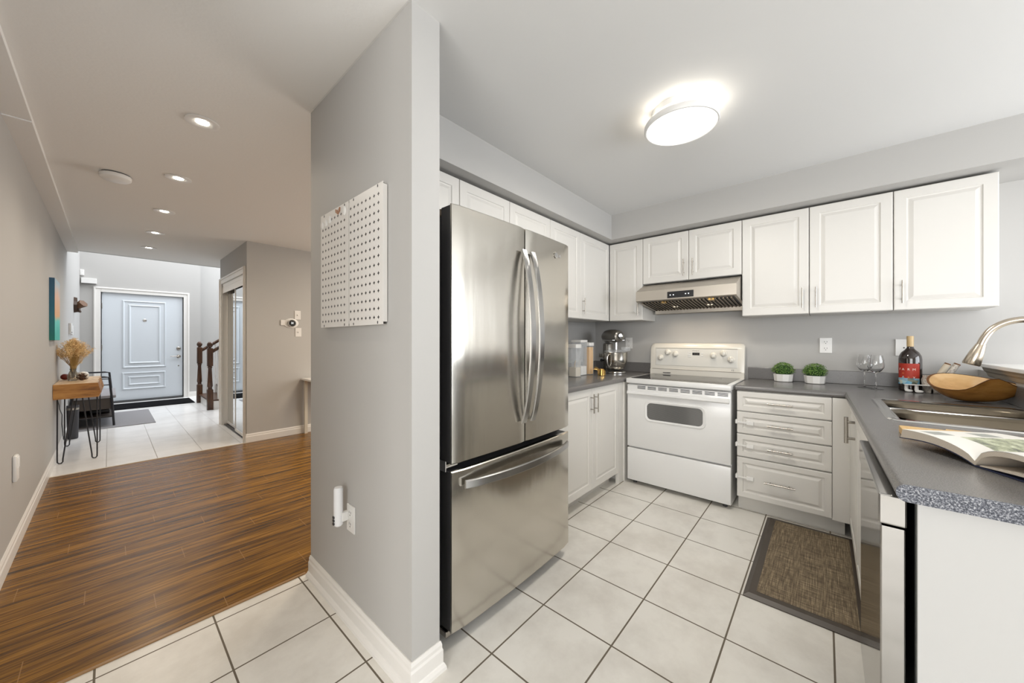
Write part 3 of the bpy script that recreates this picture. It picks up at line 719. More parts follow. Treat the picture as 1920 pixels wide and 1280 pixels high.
obj('hinge_cover', MB().box(FX0-.002, FX0+.05, 1.19, 1.30, 1.757, 1.785, bev=.004).box(FX0+.005, FX0+.04, 1.29, 1.42, 1.757, 1.772), BRP, t)
obj('hinge_cover', MB().box(FX1-.05, FX1, 1.19, 1.30, 1.757, 1.785, bev=.004), BRP, t)
obj('middle_hinge', MB().box(FX0-.004, FX0+.06, 1.15, 1.21, .715, .738, bev=.003).box(FX0-.006, FX0+.0, 1.15, 1.24, .705, .750, bev=.002), M_CHROME, t)
obj('lower_hinge', MB().box(FX0-.004, FX0+.05, 1.15, 1.22, .03, .055, bev=.003), M_NICKEL, t)
obj('base_grille', MB().box(FX0+.02, FX1-.02, 1.21, 1.24, .0, .06), M_DARK, t)
lg = mat('logo_grey', (.30, .30, .31), .4)
mb = MB(); mb.m = frame((1.618, 1.099+.0035, 1.707), EX, EZ, -EY); mb.lathe([(.017, 0), (.017, .002)], seg=24); obj('round_logo', mb, M_CHROME, drr, True)
mb = MB(); mb.m = frame((1.618, 1.1025, 1.707), EX, EZ, -EY)
mb.loops([[(r*math.cos(a)*1, r*math.sin(a), .0024) for a in [PI*.5+2*PI*.78*i/20 for i in range(21)]+[PI*.5+2*PI*.78*i/20 for i in range(20, -1, -1)]] for r in (.013,)], False, False) if False else mb.box(-.002, .0, -.007, .008, .002, .003).box(-.002, .006, -.007, -.005, .002, .003).lathe([(.002, .002), (.002, .003)], -.006, .005, 0, 8)
obj('logo_face', mb, lg, drr)
obj('logo_lettering', text_mb('LG', .022, frame((1.652, 1.1035, 1.707), EX, EZ, -EY), .0005), lg, drr)

# ================================================================== LIGHTS
t = thing('ceiling_lamp', 'round white flush ceiling lamp glowing above the kitchen floor', 'ceiling lamp', (1.985, .565, CE))
LC = (1.985, .565)
obj('base', MB().lathe([(.145, 0), (.150, -.030), (.140, -.042), (.04, -.045)], *LC, CE, 40, True, True), M_WHITEP, t, True)
obj('light_ring', MB().lathe([(.135, -.046), (.135, -.058)], *LC, CE, 40), mat('lit_ring', (1, 1, 1), .5, emit=2.5, ecol=(1, .95, .84)), t, True)
obj('rim', MB().lathe([(.15, -.060), (.176, -.060), (.180, -.066), (.180, -.084), (.176, -.090), (.170, -.090), (.168, -.084), (.15, -.080)], *LC, CE, 48, False, False), M_WHITEP, t, True)
obj('diffuser', MB().lathe([(.168, -.084), (.160, -.091), (.10, -.096), (.02, -.098)], *LC, CE, 48), M_LIT, t, True)
l = bpy.data.lights.new('ceiling_lamp_light', 'AREA'); l.shape = 'DISK'; l.size = .34; l.energy = 17; l.color = (1, .95, .86)
o = bpy.data.objects.new('ceiling_lamp_light', l); C.objects.link(o); o.location = (*LC, CE-.105)
for a in range(8):
    l = bpy.data.lights.new('lamp_halo_light', 'POINT'); l.energy = .12; l.color = (1, .90, .74); l.shadow_soft_size = .02
    o = bpy.data.objects.new('lamp_halo_light', l); C.objects.link(o); o.location = (LC[0]+.160*math.cos(PI*a/4+.2), LC[1]+.160*math.sin(PI*a/4+.2), CE-.050)
pos_names = ['first recessed downlight of the hall row, nearest the camera', 'second recessed downlight of the hall row, beside the smoke alarm', 'third and middle recessed downlight of the hall row', 'fourth recessed downlight of the hall row', 'last recessed downlight of the hall row, nearest the front door']
for i, y in enumerate((2.58, 3.605, 4.625, 5.62, 6.59)):
    t = thing('downlight', pos_names[i], 'downlight', (.34, y, CE), 0, 'hall downlights')
    obj('trim_ring', MB().lathe([(.075, -.001), (.075, -.005), (.062, -.008), (.031, -.003), (.029, -.001)], .34, y, CE, 32, False, False), M_WHITEP, t, True)
    obj('lens', MB().lathe([(.029, -.0015), (.029, -.003)], .34, y, CE, 24), M_POT, t)
    l = bpy.data.lights.new('downlight_light', 'SPOT'); l.energy = 26; l.color = (1, .88, .72); l.spot_size = 2.6; l.spot_blend = .8; l.shadow_soft_size = .04
    o = bpy.data.objects.new('downlight_light', l); C.objects.link(o); o.location = (.34, y, CE-.015)
area('dining_lamp_light', (2.6, 3.6, 2.40), (0, 0, 0), .6, .6, 40, WARM)
t = thing('smoke_alarm', 'round white smoke alarm on the hall ceiling', 'smoke alarm', (.03, 3.86, CE))
obj('mount', MB().lathe([(.072, 0), (.072, -.008)], .03, 3.86, CE, 32), M_DARK, t, True)
obj('cover', MB().lathe([(.078, -.008), (.082, -.014), (.080, -.034), (.068, -.044), (.02, -.047)], .03, 3.86, CE, 32), M_WHITEP, t, True)

# ================================================================== WALL ITEMS
def plate_yz(name, y, z, x, sgn, label, kind, w=.072, h=.116):     # on a wall of constant x; sgn = outward
    t = thing(name, label, kind, (x, y, z), 0, 'wall outlets and switches')
    obj('cover_plate', MB().box(x, x+sgn*.006, y-w/2, y+w/2, z-h/2, z+h/2, bev=.0015), M_WHITEP, t)
    return t
def sockets_x(t, y, z, x, sgn):
    for dz in (-.025, .025):
        mb = MB(); mb.m = frame((x+sgn*.006, y, z+dz), EY, EZ, EX*sgn); mb.lathe([(.0165, 0), (.0165, .0015)], seg=20); s = obj('socket', mb, M_WHITEP, t, True)
        xs = x+sgn*.0078
        obj('slot', MB().box(xs, xs+sgn*.0004, y-.0085, y-.0060, z+dz-.001, z+dz+.009).box(xs, xs+sgn*.0004, y+.0060, y+.0085, z+dz-.001, z+dz+.009).box(xs, xs+sgn*.0004, y-.0025, y+.0025, z+dz-.011, z+dz-.006), M_DARK, s)
t = plate_yz('wall_outlet', 1.555, 1.212, XW, -1, 'white wall outlet beside the stand mixer', 'outlet'); sockets_x(t, 1.555, 1.212, XW, -1)
t = plate_yz('wall_outlet', -.010, 1.201, XW, -1, 'white wall outlet above the two potted plants', 'outlet'); sockets_x(t, -.010, 1.201, XW, -1)
t = plate_yz('phone_jack_plate', -.415, 1.190, XW, -1, 'blank white wall plate with a small black jack, behind the bottle', 'wall plate', .078)
obj('jack', MB().box(XW-.0075, XW-.006, -.420, -.413, 1.185, 1.193), M_BLACK, t)
t = plate_yz('wall_outlet', 1.565, .455, .707, -1, 'white outlet low on the grey column', 'outlet'); sockets_x(t, 1.565, .455, .707, -1)
# plug-in air freshener / flashlight on the column
t = thing('plug_in_flashlight', 'white cylindrical plug-in light standing off the column outlet', 'night light', (.66, 1.60, .42))
obj('body', MB().lathe([(.014, 0), (.019, .006), (.019, .160), (.016, .168), (.006, .169)], .664, 1.600, .428, 20), mat('white_gloss_plastic', (.78, .78, .79), .25), t, True)
obj('plug_neck', MB().box(.672, .702, 1.580, 1.602, .445, .485, bev=.004), M_WHITEP, t)
obj('button', MB().box(.641, .650, 1.594, 1.606, .438, .447).box(.641, .650, 1.594, 1.606, .452, .461).box(.641, .650, 1.594, 1.606, .466, .475), M_DARK, t)
# night light on left wall
t = thing('night_light', 'small white night light low on the left hall wall', 'night light', (-.36, 3.54, .50))
obj('body', MB().box(-.37, -.352, 3.50, 3.58, .420, .572, bev=.008), M_WHITEP, t, True)
obj('lens', MB().box(-.353, -.349, 3.515, 3.565, .50, .56, bev=.0015), M_CERAM, t)
# pegboard panels
def peg_mat(name, y0):
    m = mat(name, (.72, .70, .67), .35); P, (x, y, z) = pos(m)
    def cross(off, zoff):
        fy = math_(m, 'MULTIPLY', math_(m, 'SUBTRACT', math_(m, 'FRACT', math_(m, 'DIVIDE', math_(m, 'SUBTRACT', y, off-.017), .034)), .5), .034)
        fz_ = math_(m, 'MULTIPLY', math_(m, 'SUBTRACT', math_(m, 'FRACT', math_(m, 'DIVIDE', math_(m, 'SUBTRACT', z, zoff-.017), .034)), .5), .034)
        ay, az = math_(m, 'ABSOLUTE', fy), math_(m, 'ABSOLUTE', fz_)
        a = math_(m, 'MULTIPLY', math_(m, 'LESS_THAN', ay, .0068), math_(m, 'LESS_THAN', az, .0028))
        b = math_(m, 'MULTIPLY', math_(m, 'LESS_THAN', az, .0068), math_(m, 'LESS_THAN', ay, .0022))
        return math_(m, 'MAXIMUM', a, b)
    c = cross(y0, 1.330)
    inr = math_(m, 'MULTIPLY', math_(m, 'GREATER_THAN', y, y0-.017), math_(m, 'LESS_THAN', y, y0+.034*7+.017))
    inz = math_(m, 'MULTIPLY', math_(m, 'GREATER_THAN', z, 1.313), math_(m, 'LESS_THAN', z, 1.825))
    inx = math_(m, 'LESS_THAN', x, .6865)
    c = math_(m, 'MULTIPLY', math_(m, 'MULTIPLY', c, inr), math_(m, 'MULTIPLY', inz, inx))
    L(m, mix(m, c, (.72, .70, .67), (.03, .03, .03)), bsdf(m).inputs['Base Color']); return m
for (y0, y1, ys, lb) in ((1.256, 1.541, 1.2905, 'white metal pegboard panel on the column, the one nearer the refrigerator'), (1.549, 1.852, 1.590, 'white metal pegboard panel on the column, the one nearer the hall')):
    t = thing('pegboard_panel', lb, 'pegboard', (.70, (y0+y1)/2, 1.302), 0, 'pegboard panels')
    mb = MB().box(.686, .6875, y0, y1, 1.302, 1.846).box(.6875, .704, y0, y0+.0015, 1.312, 1.838).box(.6875, .704, y1-.0015, y1, 1.312, 1.838).box(.6875, .704, y0+.01, y1-.01, 1.302, 1.3035).box(.6875, .704, y0+.01, y1-.01, 1.8445, 1.846)
    obj('panel', mb, peg_mat('pegboard_steel', ys), t)
    for y in (y0+.04, y1-.04):
        for z in (1.310, 1.838): obj('mounting_hole', MB().box(.6852, .6862, y-.003, y+.003, z-.005, z+.005), M_DARK, t)
    obj('wall_spacer', MB().box(.704, .707, y0+.03, y1-.03, 1.33, 1.35).box(.704, .707, y0+.03, y1-.03, 1.80, 1.82), M_DARK, t)
def hook(y, z, label, m, r=.016):
    t = tag(obj('magnet_disc', (lambda b: (setattr(b, 'm', frame((.686, y, z), EY, EZ, -EX)), b.lathe([(r, 0), (r, .003), (r*.8, .007), (r*.3, .008)], seg=18, sx=.85, sy=1.15))[1])(MB()), m, smooth=True), label, 'magnet', 'pegboard magnets'); return t
hook(1.828, 1.797, 'leftmost white oval magnet at the top corner of the pegboard', M_CERAM)
hook(1.786, 1.800, 'second white oval magnet from the left on the pegboard', M_CERAM)
hook(1.744, 1.806, 'third white oval magnet from the left on the pegboard', M_CERAM)
hook(1.588, 1.812, 'white oval magnet near the middle seam of the pegboard, right of the brown clip', M_CERAM, .018)
t = thing('butterfly_clip', 'small brown butterfly shaped magnet at the top of the pegboard', 'magnet', (.683, 1.655, 1.82))
for s in (-1, 1):
    mb = MB(); mb.m = frame((.6855, 1.652, 1.822), EY, EZ, -EX); mb.loops([[(0, -.012, 0), (s*.020, .000, 0), (s*.022, .016, 0), (s*.006, .010, 0)], [(0, -.012, .003), (s*.020, .000, .005), (s*.022, .016, .005), (s*.006, .010, .003)]]); obj('wing', mb, mat('copper_brown', (.38, .20, .12), .5), t)
# switches and thermostat on the closet wall (faces -y)
YC = 5.25
def switch(x, z, label):
    t = thing('light_switch', label, 'switch', (x, YC, z), 0, 'wall outlets and switches')
    obj('cover_plate', MB().box(x-.036, x+.036, YC-.006, YC, z-.058, z+.058, bev=.0015), M_WHITEP, t)
    obj('toggle', MB().box(x-.005, x+.005, YC-.018, YC-.006, z-.006, z+.008, bev=.002), M_WHITEP, t)
switch(1.652, 1.575, 'white light switch above the round thermostat')
switch(1.660, 1.348, 'white light switch below the round thermostat')
t = thing('thermostat', 'round glossy black thermostat on a white oval plate', 'thermostat', (1.58, YC, 1.465))
mb = MB(); mb.m = frame((1.575, YC, 1.465), EX, EZ, -EY); mb.lathe([(.060, 0), (.060, .006), (.055, .009)], seg=32, sx=1.45, sy=1.05); obj('mounting_plate', mb, M_WHITEP, t, True)
obj('side_sensor', MB().box(1.455, 1.505, YC-.012, YC, 1.435, 1.505, bev=.003), M_WHITEP, t)
mb = MB(); mb.m = frame((1.580, YC-.008, 1.465), EX, EZ, -EY); mb.lathe([(.042, 0), (.046, .008), (.046, .024), (.042, .030)], seg=32); dl_ = obj('dial', mb, M_CHROME, t, True)
mb = MB(); mb.m = frame((1.580, YC-.037, 1.465), EX, EZ, -EY); mb.lathe([(.0415, 0), (.040, .003), (.02, .005)], seg=32); obj('display_face', mb, M_BLACK, dl_, True)
obj('display_digits', text_mb('21', .032, frame((1.580, YC-.0425, 1.466), EX, EZ, -EY), .0003), M_LED, dl_)
# --- hall left wall items
t = thing('wall_canvas', 'teal, orange and white painted canvas on the left hall wall', 'painting', (-.36, 5.8, 1.24))
def canvas():
    m = mat('painted_canvas', (.3, .6, .6), .7); P, (x, y, z) = pos(m)
    n = noise(m, P, 5, 4); f = math_(m, 'MULTIPLY_ADD', math_(m, 'SUBTRACT', n, .5), .35, math_(m, 'DIVIDE', math_(m, 'SUBTRACT', z, 1.24), .60))
    L(m, ramp(m, f, [(.10, (.05, .42, .38)), (.33, (.12, .55, .52)), (.42, (.62, .36, .18)), (.70, (.60, .42, .34)), (.95, (.35, .48, .58))]), bsdf(m).inputs['Base Color']); return m
def canvas_side():
    m = mat('canvas_side', (.05, .3, .35), .7); P, (x, y, z) = pos(m)
    L(m, ramp(m, math_(m, 'DIVIDE', math_(m, 'SUBTRACT', z, 1.24), .60), [(.0, (.01, .16, .13)), (.5, (.02, .13, .20)), (1., (.03, .09, .17))]), bsdf(m).inputs['Base Color']); return m
obj('stretcher_side', MB().box(-.37, -.338, 5.40, 5.90, 1.242, 1.826), canvas_side(), t)
obj('painted_face', MB().box(-.338, -.336, 5.402, 5.898, 1.244, 1.824), canvas(), t)
t = thing('wall_ornament', 'carved dark brown wooden ornament sticking out of the foyer wall', 'ornament', (-.36, 8.9, 1.8))
wb = mat('dark_carved_wood', (.06, .028, .012), .6)
mb = MB(); mb.m = frame((-.369, 8.88, 1.80), EY, EZ, EX); mb.loops([[(.10*math.cos(a)*(1 if k % 2 else .72), .13*math.sin(a)*(1 if k % 2 else .75), 0) for k, a in enumerate([2*PI*i/10 for i in range(10)])], [(.09*math.cos(a)*(1 if k % 2 else .72), .12*math.sin(a)*(1 if k % 2 else .75), .035) for k, a in enumerate([2*PI*i/10 for i in range(10)])]]); obj('plaque', mb, wb, t)
mb = MB().tube([(-.34, 8.88, 1.78), (-.32, 8.86, 1.79), (-.27, 8.82, 1.83)], [.05, .045, .06], 6); obj('snout', mb, mat('brown_carved_wood', (.13, .06, .025), .6), t)
mb = MB().tube([(-.34, 8.88, 1.76), (-.315, 8.86, 1.70), (-.30, 8.85, 1.69)], [.03, .022, .012], 6); obj('lower_peg', mb, wb, t)
t = thing('alarm_keypad', 'white alarm keypad on the foyer side of the left wall', 'keypad', (-.36, 8.0, 1.4))
obj('housing', MB().box(-.37, -.345, 7.78, 7.96, 1.33, 1.48, bev=.004), M_WHITEP, t)
obj('side_plate', MB().box(-.37, -.350, 8.16, 8.30, 1.32, 1.46, bev=.004), M_WHITEP, t)
obj('button', MB().box(-.347, -.343, 7.80, 7.94, 1.345, 1.36), M_DARK, t)
t = thing('motion_sensor', 'small white motion sensor box in the corner left of the front door', 'sensor', (-.34, 10.5, 2.5))
obj('housing', MB().box(-.368, -.315, 10.50, 10.55, 2.47, 2.58, bev=.006), M_WHITEP, t)
obj('lens', MB().box(-.355, -.328, 10.497, 10.502, 2.485, 2.53, bev=.001), M_CERAM, t)
t = thing('door_chime', 'long white door chime box above left corner of the front door', 'door chime', (-.27, 10.5, 2.4))
obj('cover', MB().box(-.352, -.160, 10.48, 10.55, 2.325, 2.425, bev=.004), M_WHITEP, t)
obj('bottom_grille', MB().box(-.345, -.167, 10.49, 10.545, 2.322, 2.326), M_DARK, t)

# ================================================================== HALL FURNITURE
t = thing('console_table', 'live-edge wooden slab console table on black hairpin legs', 'table', (-.21, 6.22, 0))
edge = []
random.seed(3)
for k in range(15): edge.append((-.058+random.uniform(-.012, .010), 5.70+1.05*k/14))
poly = [(-.368, 5.70)]+edge+[(-.368, 6.75)]
mb = MB(); mb.loops([[(x-(.010 if x > -.3 else 0), y, .652) for x, y in poly], [(x+(.006 if x > -.3 else 0), y, .70) for x, y in poly], [(x-(.004 if x > -.3 else 0), y, .75) for x, y in poly], [(x-(.014 if x > -.3 else 0), y, .799) for x, y in poly]])
obj('slab', mb, M_SLAB, t)
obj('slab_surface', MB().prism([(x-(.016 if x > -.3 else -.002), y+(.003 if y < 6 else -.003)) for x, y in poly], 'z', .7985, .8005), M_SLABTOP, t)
for (x, y, sx) in ((-.335, 5.757, 1), (-.095, 5.77, -1), (-.335, 6.65, 1), (-.085, 6.63, -1)):
    a = (x-.01*sx, y+.02, .652); b = (x+.09*sx, y+.02, .652)
    cx = x+.008*sx
    pts = [a, (cx-.018, y, .05), (cx-.017, y, .018), (cx-.008, y, .006), (cx, y, .005), (cx+.008, y, .006), (cx+.017, y, .018), (cx+.018, y, .05), b] if sx > 0 else [b, (cx-.018, y, .05), (cx-.017, y, .018), (cx-.008, y, .006), (cx, y, .005), (cx+.008, y, .006), (cx+.017, y, .018), (cx+.018, y, .05), a]
    obj('hairpin_leg', MB().tube(pts, .0055, 8), M_BLKMET, t, True)
# bouquet
t = thing('dried_grass_bouquet', 'fan of golden dried grass in a small glass vase on the console table', 'bouquet', (-.275, 6.17, .8005))
VX, VY = -.262, 6.17
obj('vase', MB().lathe([(.028, 0), (.040, .01), (.042, .05), (.030, .09), (.022, .11), (.026, .13), (.024, .13), (.019, .11), (.027, .088), (.038, .05), (.036, .014), (.01, .008)], VX, VY, .801, 20), mat('smoky_glass', (.75, .70, .60), .05, trans=.85), t, True)
random.seed(11)
mb = MB(); mh = MB()
for k in range(330):
    a = random.uniform(0, 2*PI); r = abs(random.gauss(0, .55)); r = min(r, 1.)
    tx, ty, tz = VX+.135*r*math.cos(a), VY+.24*r*math.sin(a), 1.13+.085*(1-r*r)+random.uniform(-.02, .02)
    q_ = random.uniform(.68, 1.); tx, ty, tz = VX+(tx-VX)*q_, VY+(ty-VY)*q_, .95+(tz-.95)*q_
    tx = max(tx, -.362)
    mb.tube([(VX+random.uniform(-.008, .008), VY+random.uniform(-.008, .008), .83), (VX+(tx-VX)*.22, VY+(ty-VY)*.22, .96), (tx, ty, tz)], .0009, 3, False)
    d = Vector((tx-VX, ty-VY, tz-.93)).normalized()
    for j in range(13):
        e = Vector((tx, ty, tz))-d*.05+d*.007*j; q = Vector((random.gauss(0, 1), random.gauss(0, 1), random.gauss(0, .5)+.4)).normalized()*random.uniform(.018, .034); f = e+q
        f.x = max(f.x, -.366)
        mh.tube([e, (e+f)/2+Vector((0, 0, .004)), f], [.0009, .0020, .0005], 3, False)
obj('stems', mb, mat('straw_stems', (.50, .34, .13), .8), t); obj('grass_heads', mh, M_GOLDGRASS, t)
obj('paper_wrap', MB().loops([[(VX+.045+.02*math.cos(a)*s, VY+.0+.03*math.sin(a)*s, z) for a in [PI*i/6-PI/2 for i in range(7)]] for s, z in ((.5, .96), (1.0, 1.0), (1.5, 1.06))], False, False) and None or MB().prism([(VX+.012, .985), (VX+.062, .985), (VX+.072, 1.06), (VX+.03, 1.075)], 'y', VY+.02, VY+.024), M_PAPER, t)
t = tag(obj('ceramic_jar', MB().lathe([(.022, 0), (.036, .008), (.045, .035), (.043, .068), (.030, .084), (.010, .090)], -.195, 6.24, .801, 14), M_CERAM, smooth=True), 'small white ceramic pumpkin jar on the console table behind the pinecone', 'jar')
pc = thing('pinecone', 'brown open pinecone on the console table', 'pinecone', (-.19, 6.02, .8005))
mb = MB(); mb.sphere((-.195, 6.02, .840), .020, 8, 6, (1, 1, 1.8)); 
for ring, (zz, n, R_) in enumerate(((.812, 11, .034), (.824, 12, .044), (.838, 11, .043), (.852, 10, .036), (.865, 8, .026), (.875, 5, .014))):
    for k in range(n):
        a = 2*PI*(k+.5*(ring % 2))/n; c = Vector((-.195, 6.02, zz)); d = Vector((math.cos(a), math.sin(a), random.uniform(.1, .9))); sdir = Vector((-math.sin(a), math.cos(a), 0))
        mb.loops([[c+d*.012+sdir*.004, c+d*.012-sdir*.004, c+d*.012-EZ*.003], [c+d*R_+sdir*.008, c+d*R_-sdir*.008, c+d*R_-EZ*.004]])
obj('scales', mb, mat('pinecone_brown', (.12, .06, .035), .8), pc)
tag(obj('red_ball', MB().sphere((-.325, 6.32, .836), .034, 14, 10), mat('dark_red_gloss', (.18, .02, .012), .3), smooth=True), 'dark red ball ornament on the console table against the wall', 'ornament')
tag(obj('tray', MB().lathe([(.03, 0), (.045, .004), (.047, .008), (.04, .006)], -.315, 6.52, .801, 20), M_BLKMET, smooth=True), 'small flat black dish at the back of the console table', 'dish')
# bench
t = thing('shoe_bench', 'dark metal and wood entry bench along the left foyer wall', 'bench', (-.15, 8.3, 0))
bw = mat('dark_bench_wood', (.050, .038, .030), .6)
for y in (7.75, 8.95):
    mb = MB()
    mb.tube([(.045, y, .008), (.02, y, .45), (.0, y, .705), (-.05, y, .715), (-.33, y, .715), (-.34, y, .69), (-.345, y, .008)], .013, 8)
    mb.tube([(.012, y, .60), (-.342, y, .60)], .008, 6); mb.tube([(.035, y, .14), (-.345, y, .14)], .010, 6)
    obj('end_frame', mb, M_BLKMET, t, True)
obj('seat_cushion', MB().box(-.34, .065, 7.76, 8.94, .405, .445, bev=.01), mat('grey_seat_fabric', (.25, .24, .25), .9), t, True)
obj('drawer_box', MB().box(-.34, .030, 7.78, 8.92, .25, .402), bw, t)
obj('shelf', MB().box(-.34, .035, 7.77, 8.93, .135, .150), bw, t)
tag(obj('shoe_pair', MB().box(-.20, .01, 8.05, 8.14, .151, .215, bev=.02).box(-.20, .01, 8.17, 8.26, .151, .215, bev=.02), M_BLACK, smooth=True), 'black shoes on the lower shelf of the bench', 'shoes')
tag(obj('storage_basket', MB().box(-.30, .02, 8.40, 8.85, .151, .245, bev=.01), M_BLACK), 'black basket on the lower shelf of the bench, beyond the shoes', 'basket')
t = thing('umbrella_bin', 'dark grey cylindrical bin on the floor under the console table', 'bin', (-.27, 7.1, 0))
obj('cylinder', MB().lathe([(.040, 0), (.045, .01), (.052, .42), (.049, .42), (.042, .02)], -.305, 7.12, 0, 24), mat('charcoal_fabric', (.06, .06, .068), .7), t, True)
obj('rim_band', MB().lathe([(.0525, .365), (.0535, .38), (.0535, .392)], -.305, 7.12, 0, 24, False, False), M_NICKEL, t, True)
tag(obj('power_cord', MB().tube([(-.358, 6.0, .62), (-.35, 6.08, .55), (-.355, 6.2, .50), (-.345, 6.32, .42), (-.352, 6.42, .30), (-.345, 6.5, .12), (-.33, 6.55, .06)], .004, 6), M_BLACK, smooth=True), 'thin black cord hanging down the wall behind the console table', 'cord')
tag(obj('floor_rug', MB().box(-.345, .465, 7.58, 9.12, .001, .008, bev=.002), M_RUG), 'thin grey rug under the bench in the foyer', 'rug')
tag(obj('door_mat', MB().box(.0, 1.13, 9.42, 10.22, .001, .014, bev=.004), M_BLKMAT), 'black door mat in front of the white front door', 'mat')
t = thing('side_table', 'pale tabletop and leg of a table peeking past the column by the closet wall', 'table', (1.95, 4.95, 0))
tg = mat('pale_greige_wood', (.58, .54, .46), .4)
obj('tabletop', MB().box(1.69, 2.5, 4.90, 5.23, .712, .738, bev=.003), M_TRIM, t)
for x, y in ((1.735, 5.20), (1.735, 4.93), (2.46, 5.20), (2.46, 4.93)): obj('leg', MB().box(x-.018, x+.018, y-.018, y+.018, .002, .712), tg, t)

# ================================================================== FLOOR MAT
t = thing('kitchen_mat', 'brown woven anti-fatigue mat with dark border in front of the sink cabinet', 'mat', (2.53, .07, 0))
mb = MB(); MX0, MX1, MY0, MY1 = 2.035, 3.04, -.165, .297
def rg(i, z): return [(MX0+i, MY0+i, z), (MX1-i, MY0+i, z), (MX1-i, MY1-i, z), (MX0+i, MY1-i, z)]
mb.loops([rg(0, .001), rg(0, .005), rg(.02, .017), rg(.045, .018)]); obj('border', mb, M_MATEDGE, t)
obj('woven_centre', MB().box(MX0+.05, MX1-.05, MY0+.05, MY1-.05, .0181, .0190), M_WOVEN, t)

# ================================================================== COUNTER ITEMS
ZT = .9145
# potted plants
def plant(loc, label):
    t = thing('potted_boxwood', label, 'potted plant', loc, 0, 'potted plants by the stove')
    prof = [(.052, 0), (.060, .004), (.066, .058), (.062, .060), (.056, .050)]
    mb = MB(); mb.lathe(prof, 0, 0, 0, 10, True, True); obj('pot', mb, M_CERAM, t, local=True)
    for mm, cnt, nm in ((M_LEAF, 620, 'leaves'), (M_LEAF2, 330, 'young_leaves')):
        mb = MB()
        for k in range(cnt):
            u = random.uniform(-.25, 1); a = random.uniform(0, 2*PI); s_ = math.sqrt(max(0, 1-u*u)); r = .070*random.uniform(.80, 1.08)
            c = Vector((r*s_*math.cos(a), r*s_*math.sin(a), .085+.062*u*random.uniform(.9, 1.1)))
            n = Vector((s_*math.cos(a), s_*math.sin(a), u)).normalized(); q = (n+Vector((random.gauss(0, .6), random.gauss(0, .6), random.gauss(0, .6)))).normalized()
            up = q.cross(Vector((random.random(), random.random(), random.random()))).normalized(); w_ = up.cross(q)
            L_ = random.uniform(.007, .011); W_ = L_*.55
            mb.face(mb.ring([c, c+up*L_*.5+w_*W_*.5+q*.002, c+up*L_, c+up*L_*.5-w_*W_*.5+q*.002]))
        obj(nm, mb, mm, t, local=True)
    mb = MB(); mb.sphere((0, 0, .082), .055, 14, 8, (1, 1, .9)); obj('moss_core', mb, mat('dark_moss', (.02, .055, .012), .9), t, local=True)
    return t
random.seed(5)
p = plant((3.545, .243, ZT), 'round boxwood in a white faceted pot, the one nearer the stove')
dup(p, (3.53, .052, ZT), 1.1, 'round boxwood in a white faceted pot, the one nearer the wine glasses')
# wine glasses
t = thing('wine_glass', 'clear stemmed wine glass, the left one, farther from the bottle', 'wine glass', (3.475, -.212, ZT), 0, 'wine glasses')
gp = [(.038, .0), (.037, .0015), (.010, .004), (.0045, .010), (.0038, .10), (.006, .106), (.026, .122), (.040, .145), (.043, .165), (.040, .195), (.033, .226), (.0318, .226), (.0385, .195), (.0415, .165), (.0385, .146), (.024, .1245), (.003, .110)]
obj('glass', MB().lathe(gp, 0, 0, 0, 28), M_GLASS, t, True, local=True)
dup(t, (3.39, -.2605, ZT), 0, 'clear stemmed wine glass, the right one, nearer the bottle')
# bottle
t = thing('wine_bottle', 'dark squat wine bottle with a red and blue illustrated label', 'bottle', (3.42, -.418, ZT))
BXc, BYc = 3.42, -.418
obj('glass', MB().lathe([(.046, 0), (.0525, .006), (.0525, .205), (.050, .225), (.040, .248), (.024, .265), (.0155, .278), (.0145, .300), (.0145, .335)], BXc, BYc, ZT, 36), M_BOTTLE, t, True)
obj('capsule', MB().lathe([(.0158, .286), (.0162, .350), (.0150, .354)], BXc, BYc, ZT, 24), M_CORK, t, True)
def label_mat():
    m = mat('bottle_label', (.45, .04, .02), .5); P, (x, y, z) = pos(m)
    c0 = N(m, 'ShaderNodeTexVoronoi'); c0.inputs['Scale'].default_value = 55; L(m, P, c0.inputs['Vector'])
    pal = ramp(m, math_(m, 'FRACT', math_(m, 'MULTIPLY', N_sep(m, c0.outputs['Color']), 3.)), [(0, (.25, .50, .60)), (.35, (.10, .35, .60)), (.55, (.72, .68, .50)), (.75, (.08, .12, .10)), (.9, (.40, .60, .66))])
    f = math_(m, 'LESS_THAN', z, ZT+.085); L(m, mix(m, f, (.42, .035, .018), pal), bsdf(m).inputs['Base Color']); return m
def N_sep(m, c):
    s = N(m, 'ShaderNodeSeparateColor'); L(m, c, s.inputs[0]); return s.outputs[0]
ca = math.atan2(-BYc, -BXc)+.10     # facing the room, turned a little
mb = MB(); n = 18
A = [ca-1.35+2.10*k/n+.0 for k in range(n+1)]
ra = [(BXc+.0533*math.cos(a), BYc+.0533*math.sin(a)) for a in A]; 
r0 = mb.ring([(x, y, ZT+.045) for x, y in ra]); r1 = mb.ring([(x, y, ZT+.178) for x, y in ra]); mb.bridge(r0, r1, False)
lbo = obj('label', mb, label_mat(), t, True)
wl = mat('label_letters', (.85, .80, .72), .5); ol = mat('orange_letters', (.75, .25, .08), .5); bl = mat('pale_blue_letters', (.45, .72, .80), .5)
def lett(ch, da, z, size, m):
    a = ca-.30+da; nrm = Vector((math.cos(a), math.sin(a), 0)); u = Vector((-math.sin(a), math.cos(a), 0))
    obj('label_letter', text_mb(ch, size, frame(Vector((BXc, BYc, z))+nrm*.0536, u, EZ, nrm), .0002), m, lbo)
# angles grow to the right as seen from the room
for ch, da in zip('FARM', (-.75, -.40, .08, .52)): lett(ch, da, ZT+.140, .020, wl)
lett('M', -.40, ZT+.114, .013, ol)
lett('A', -.40, ZT+.090, .020, bl); lett('R', .08, ZT+.088, .018, ol); lett('Y', .52, ZT+.088, .018, wl)
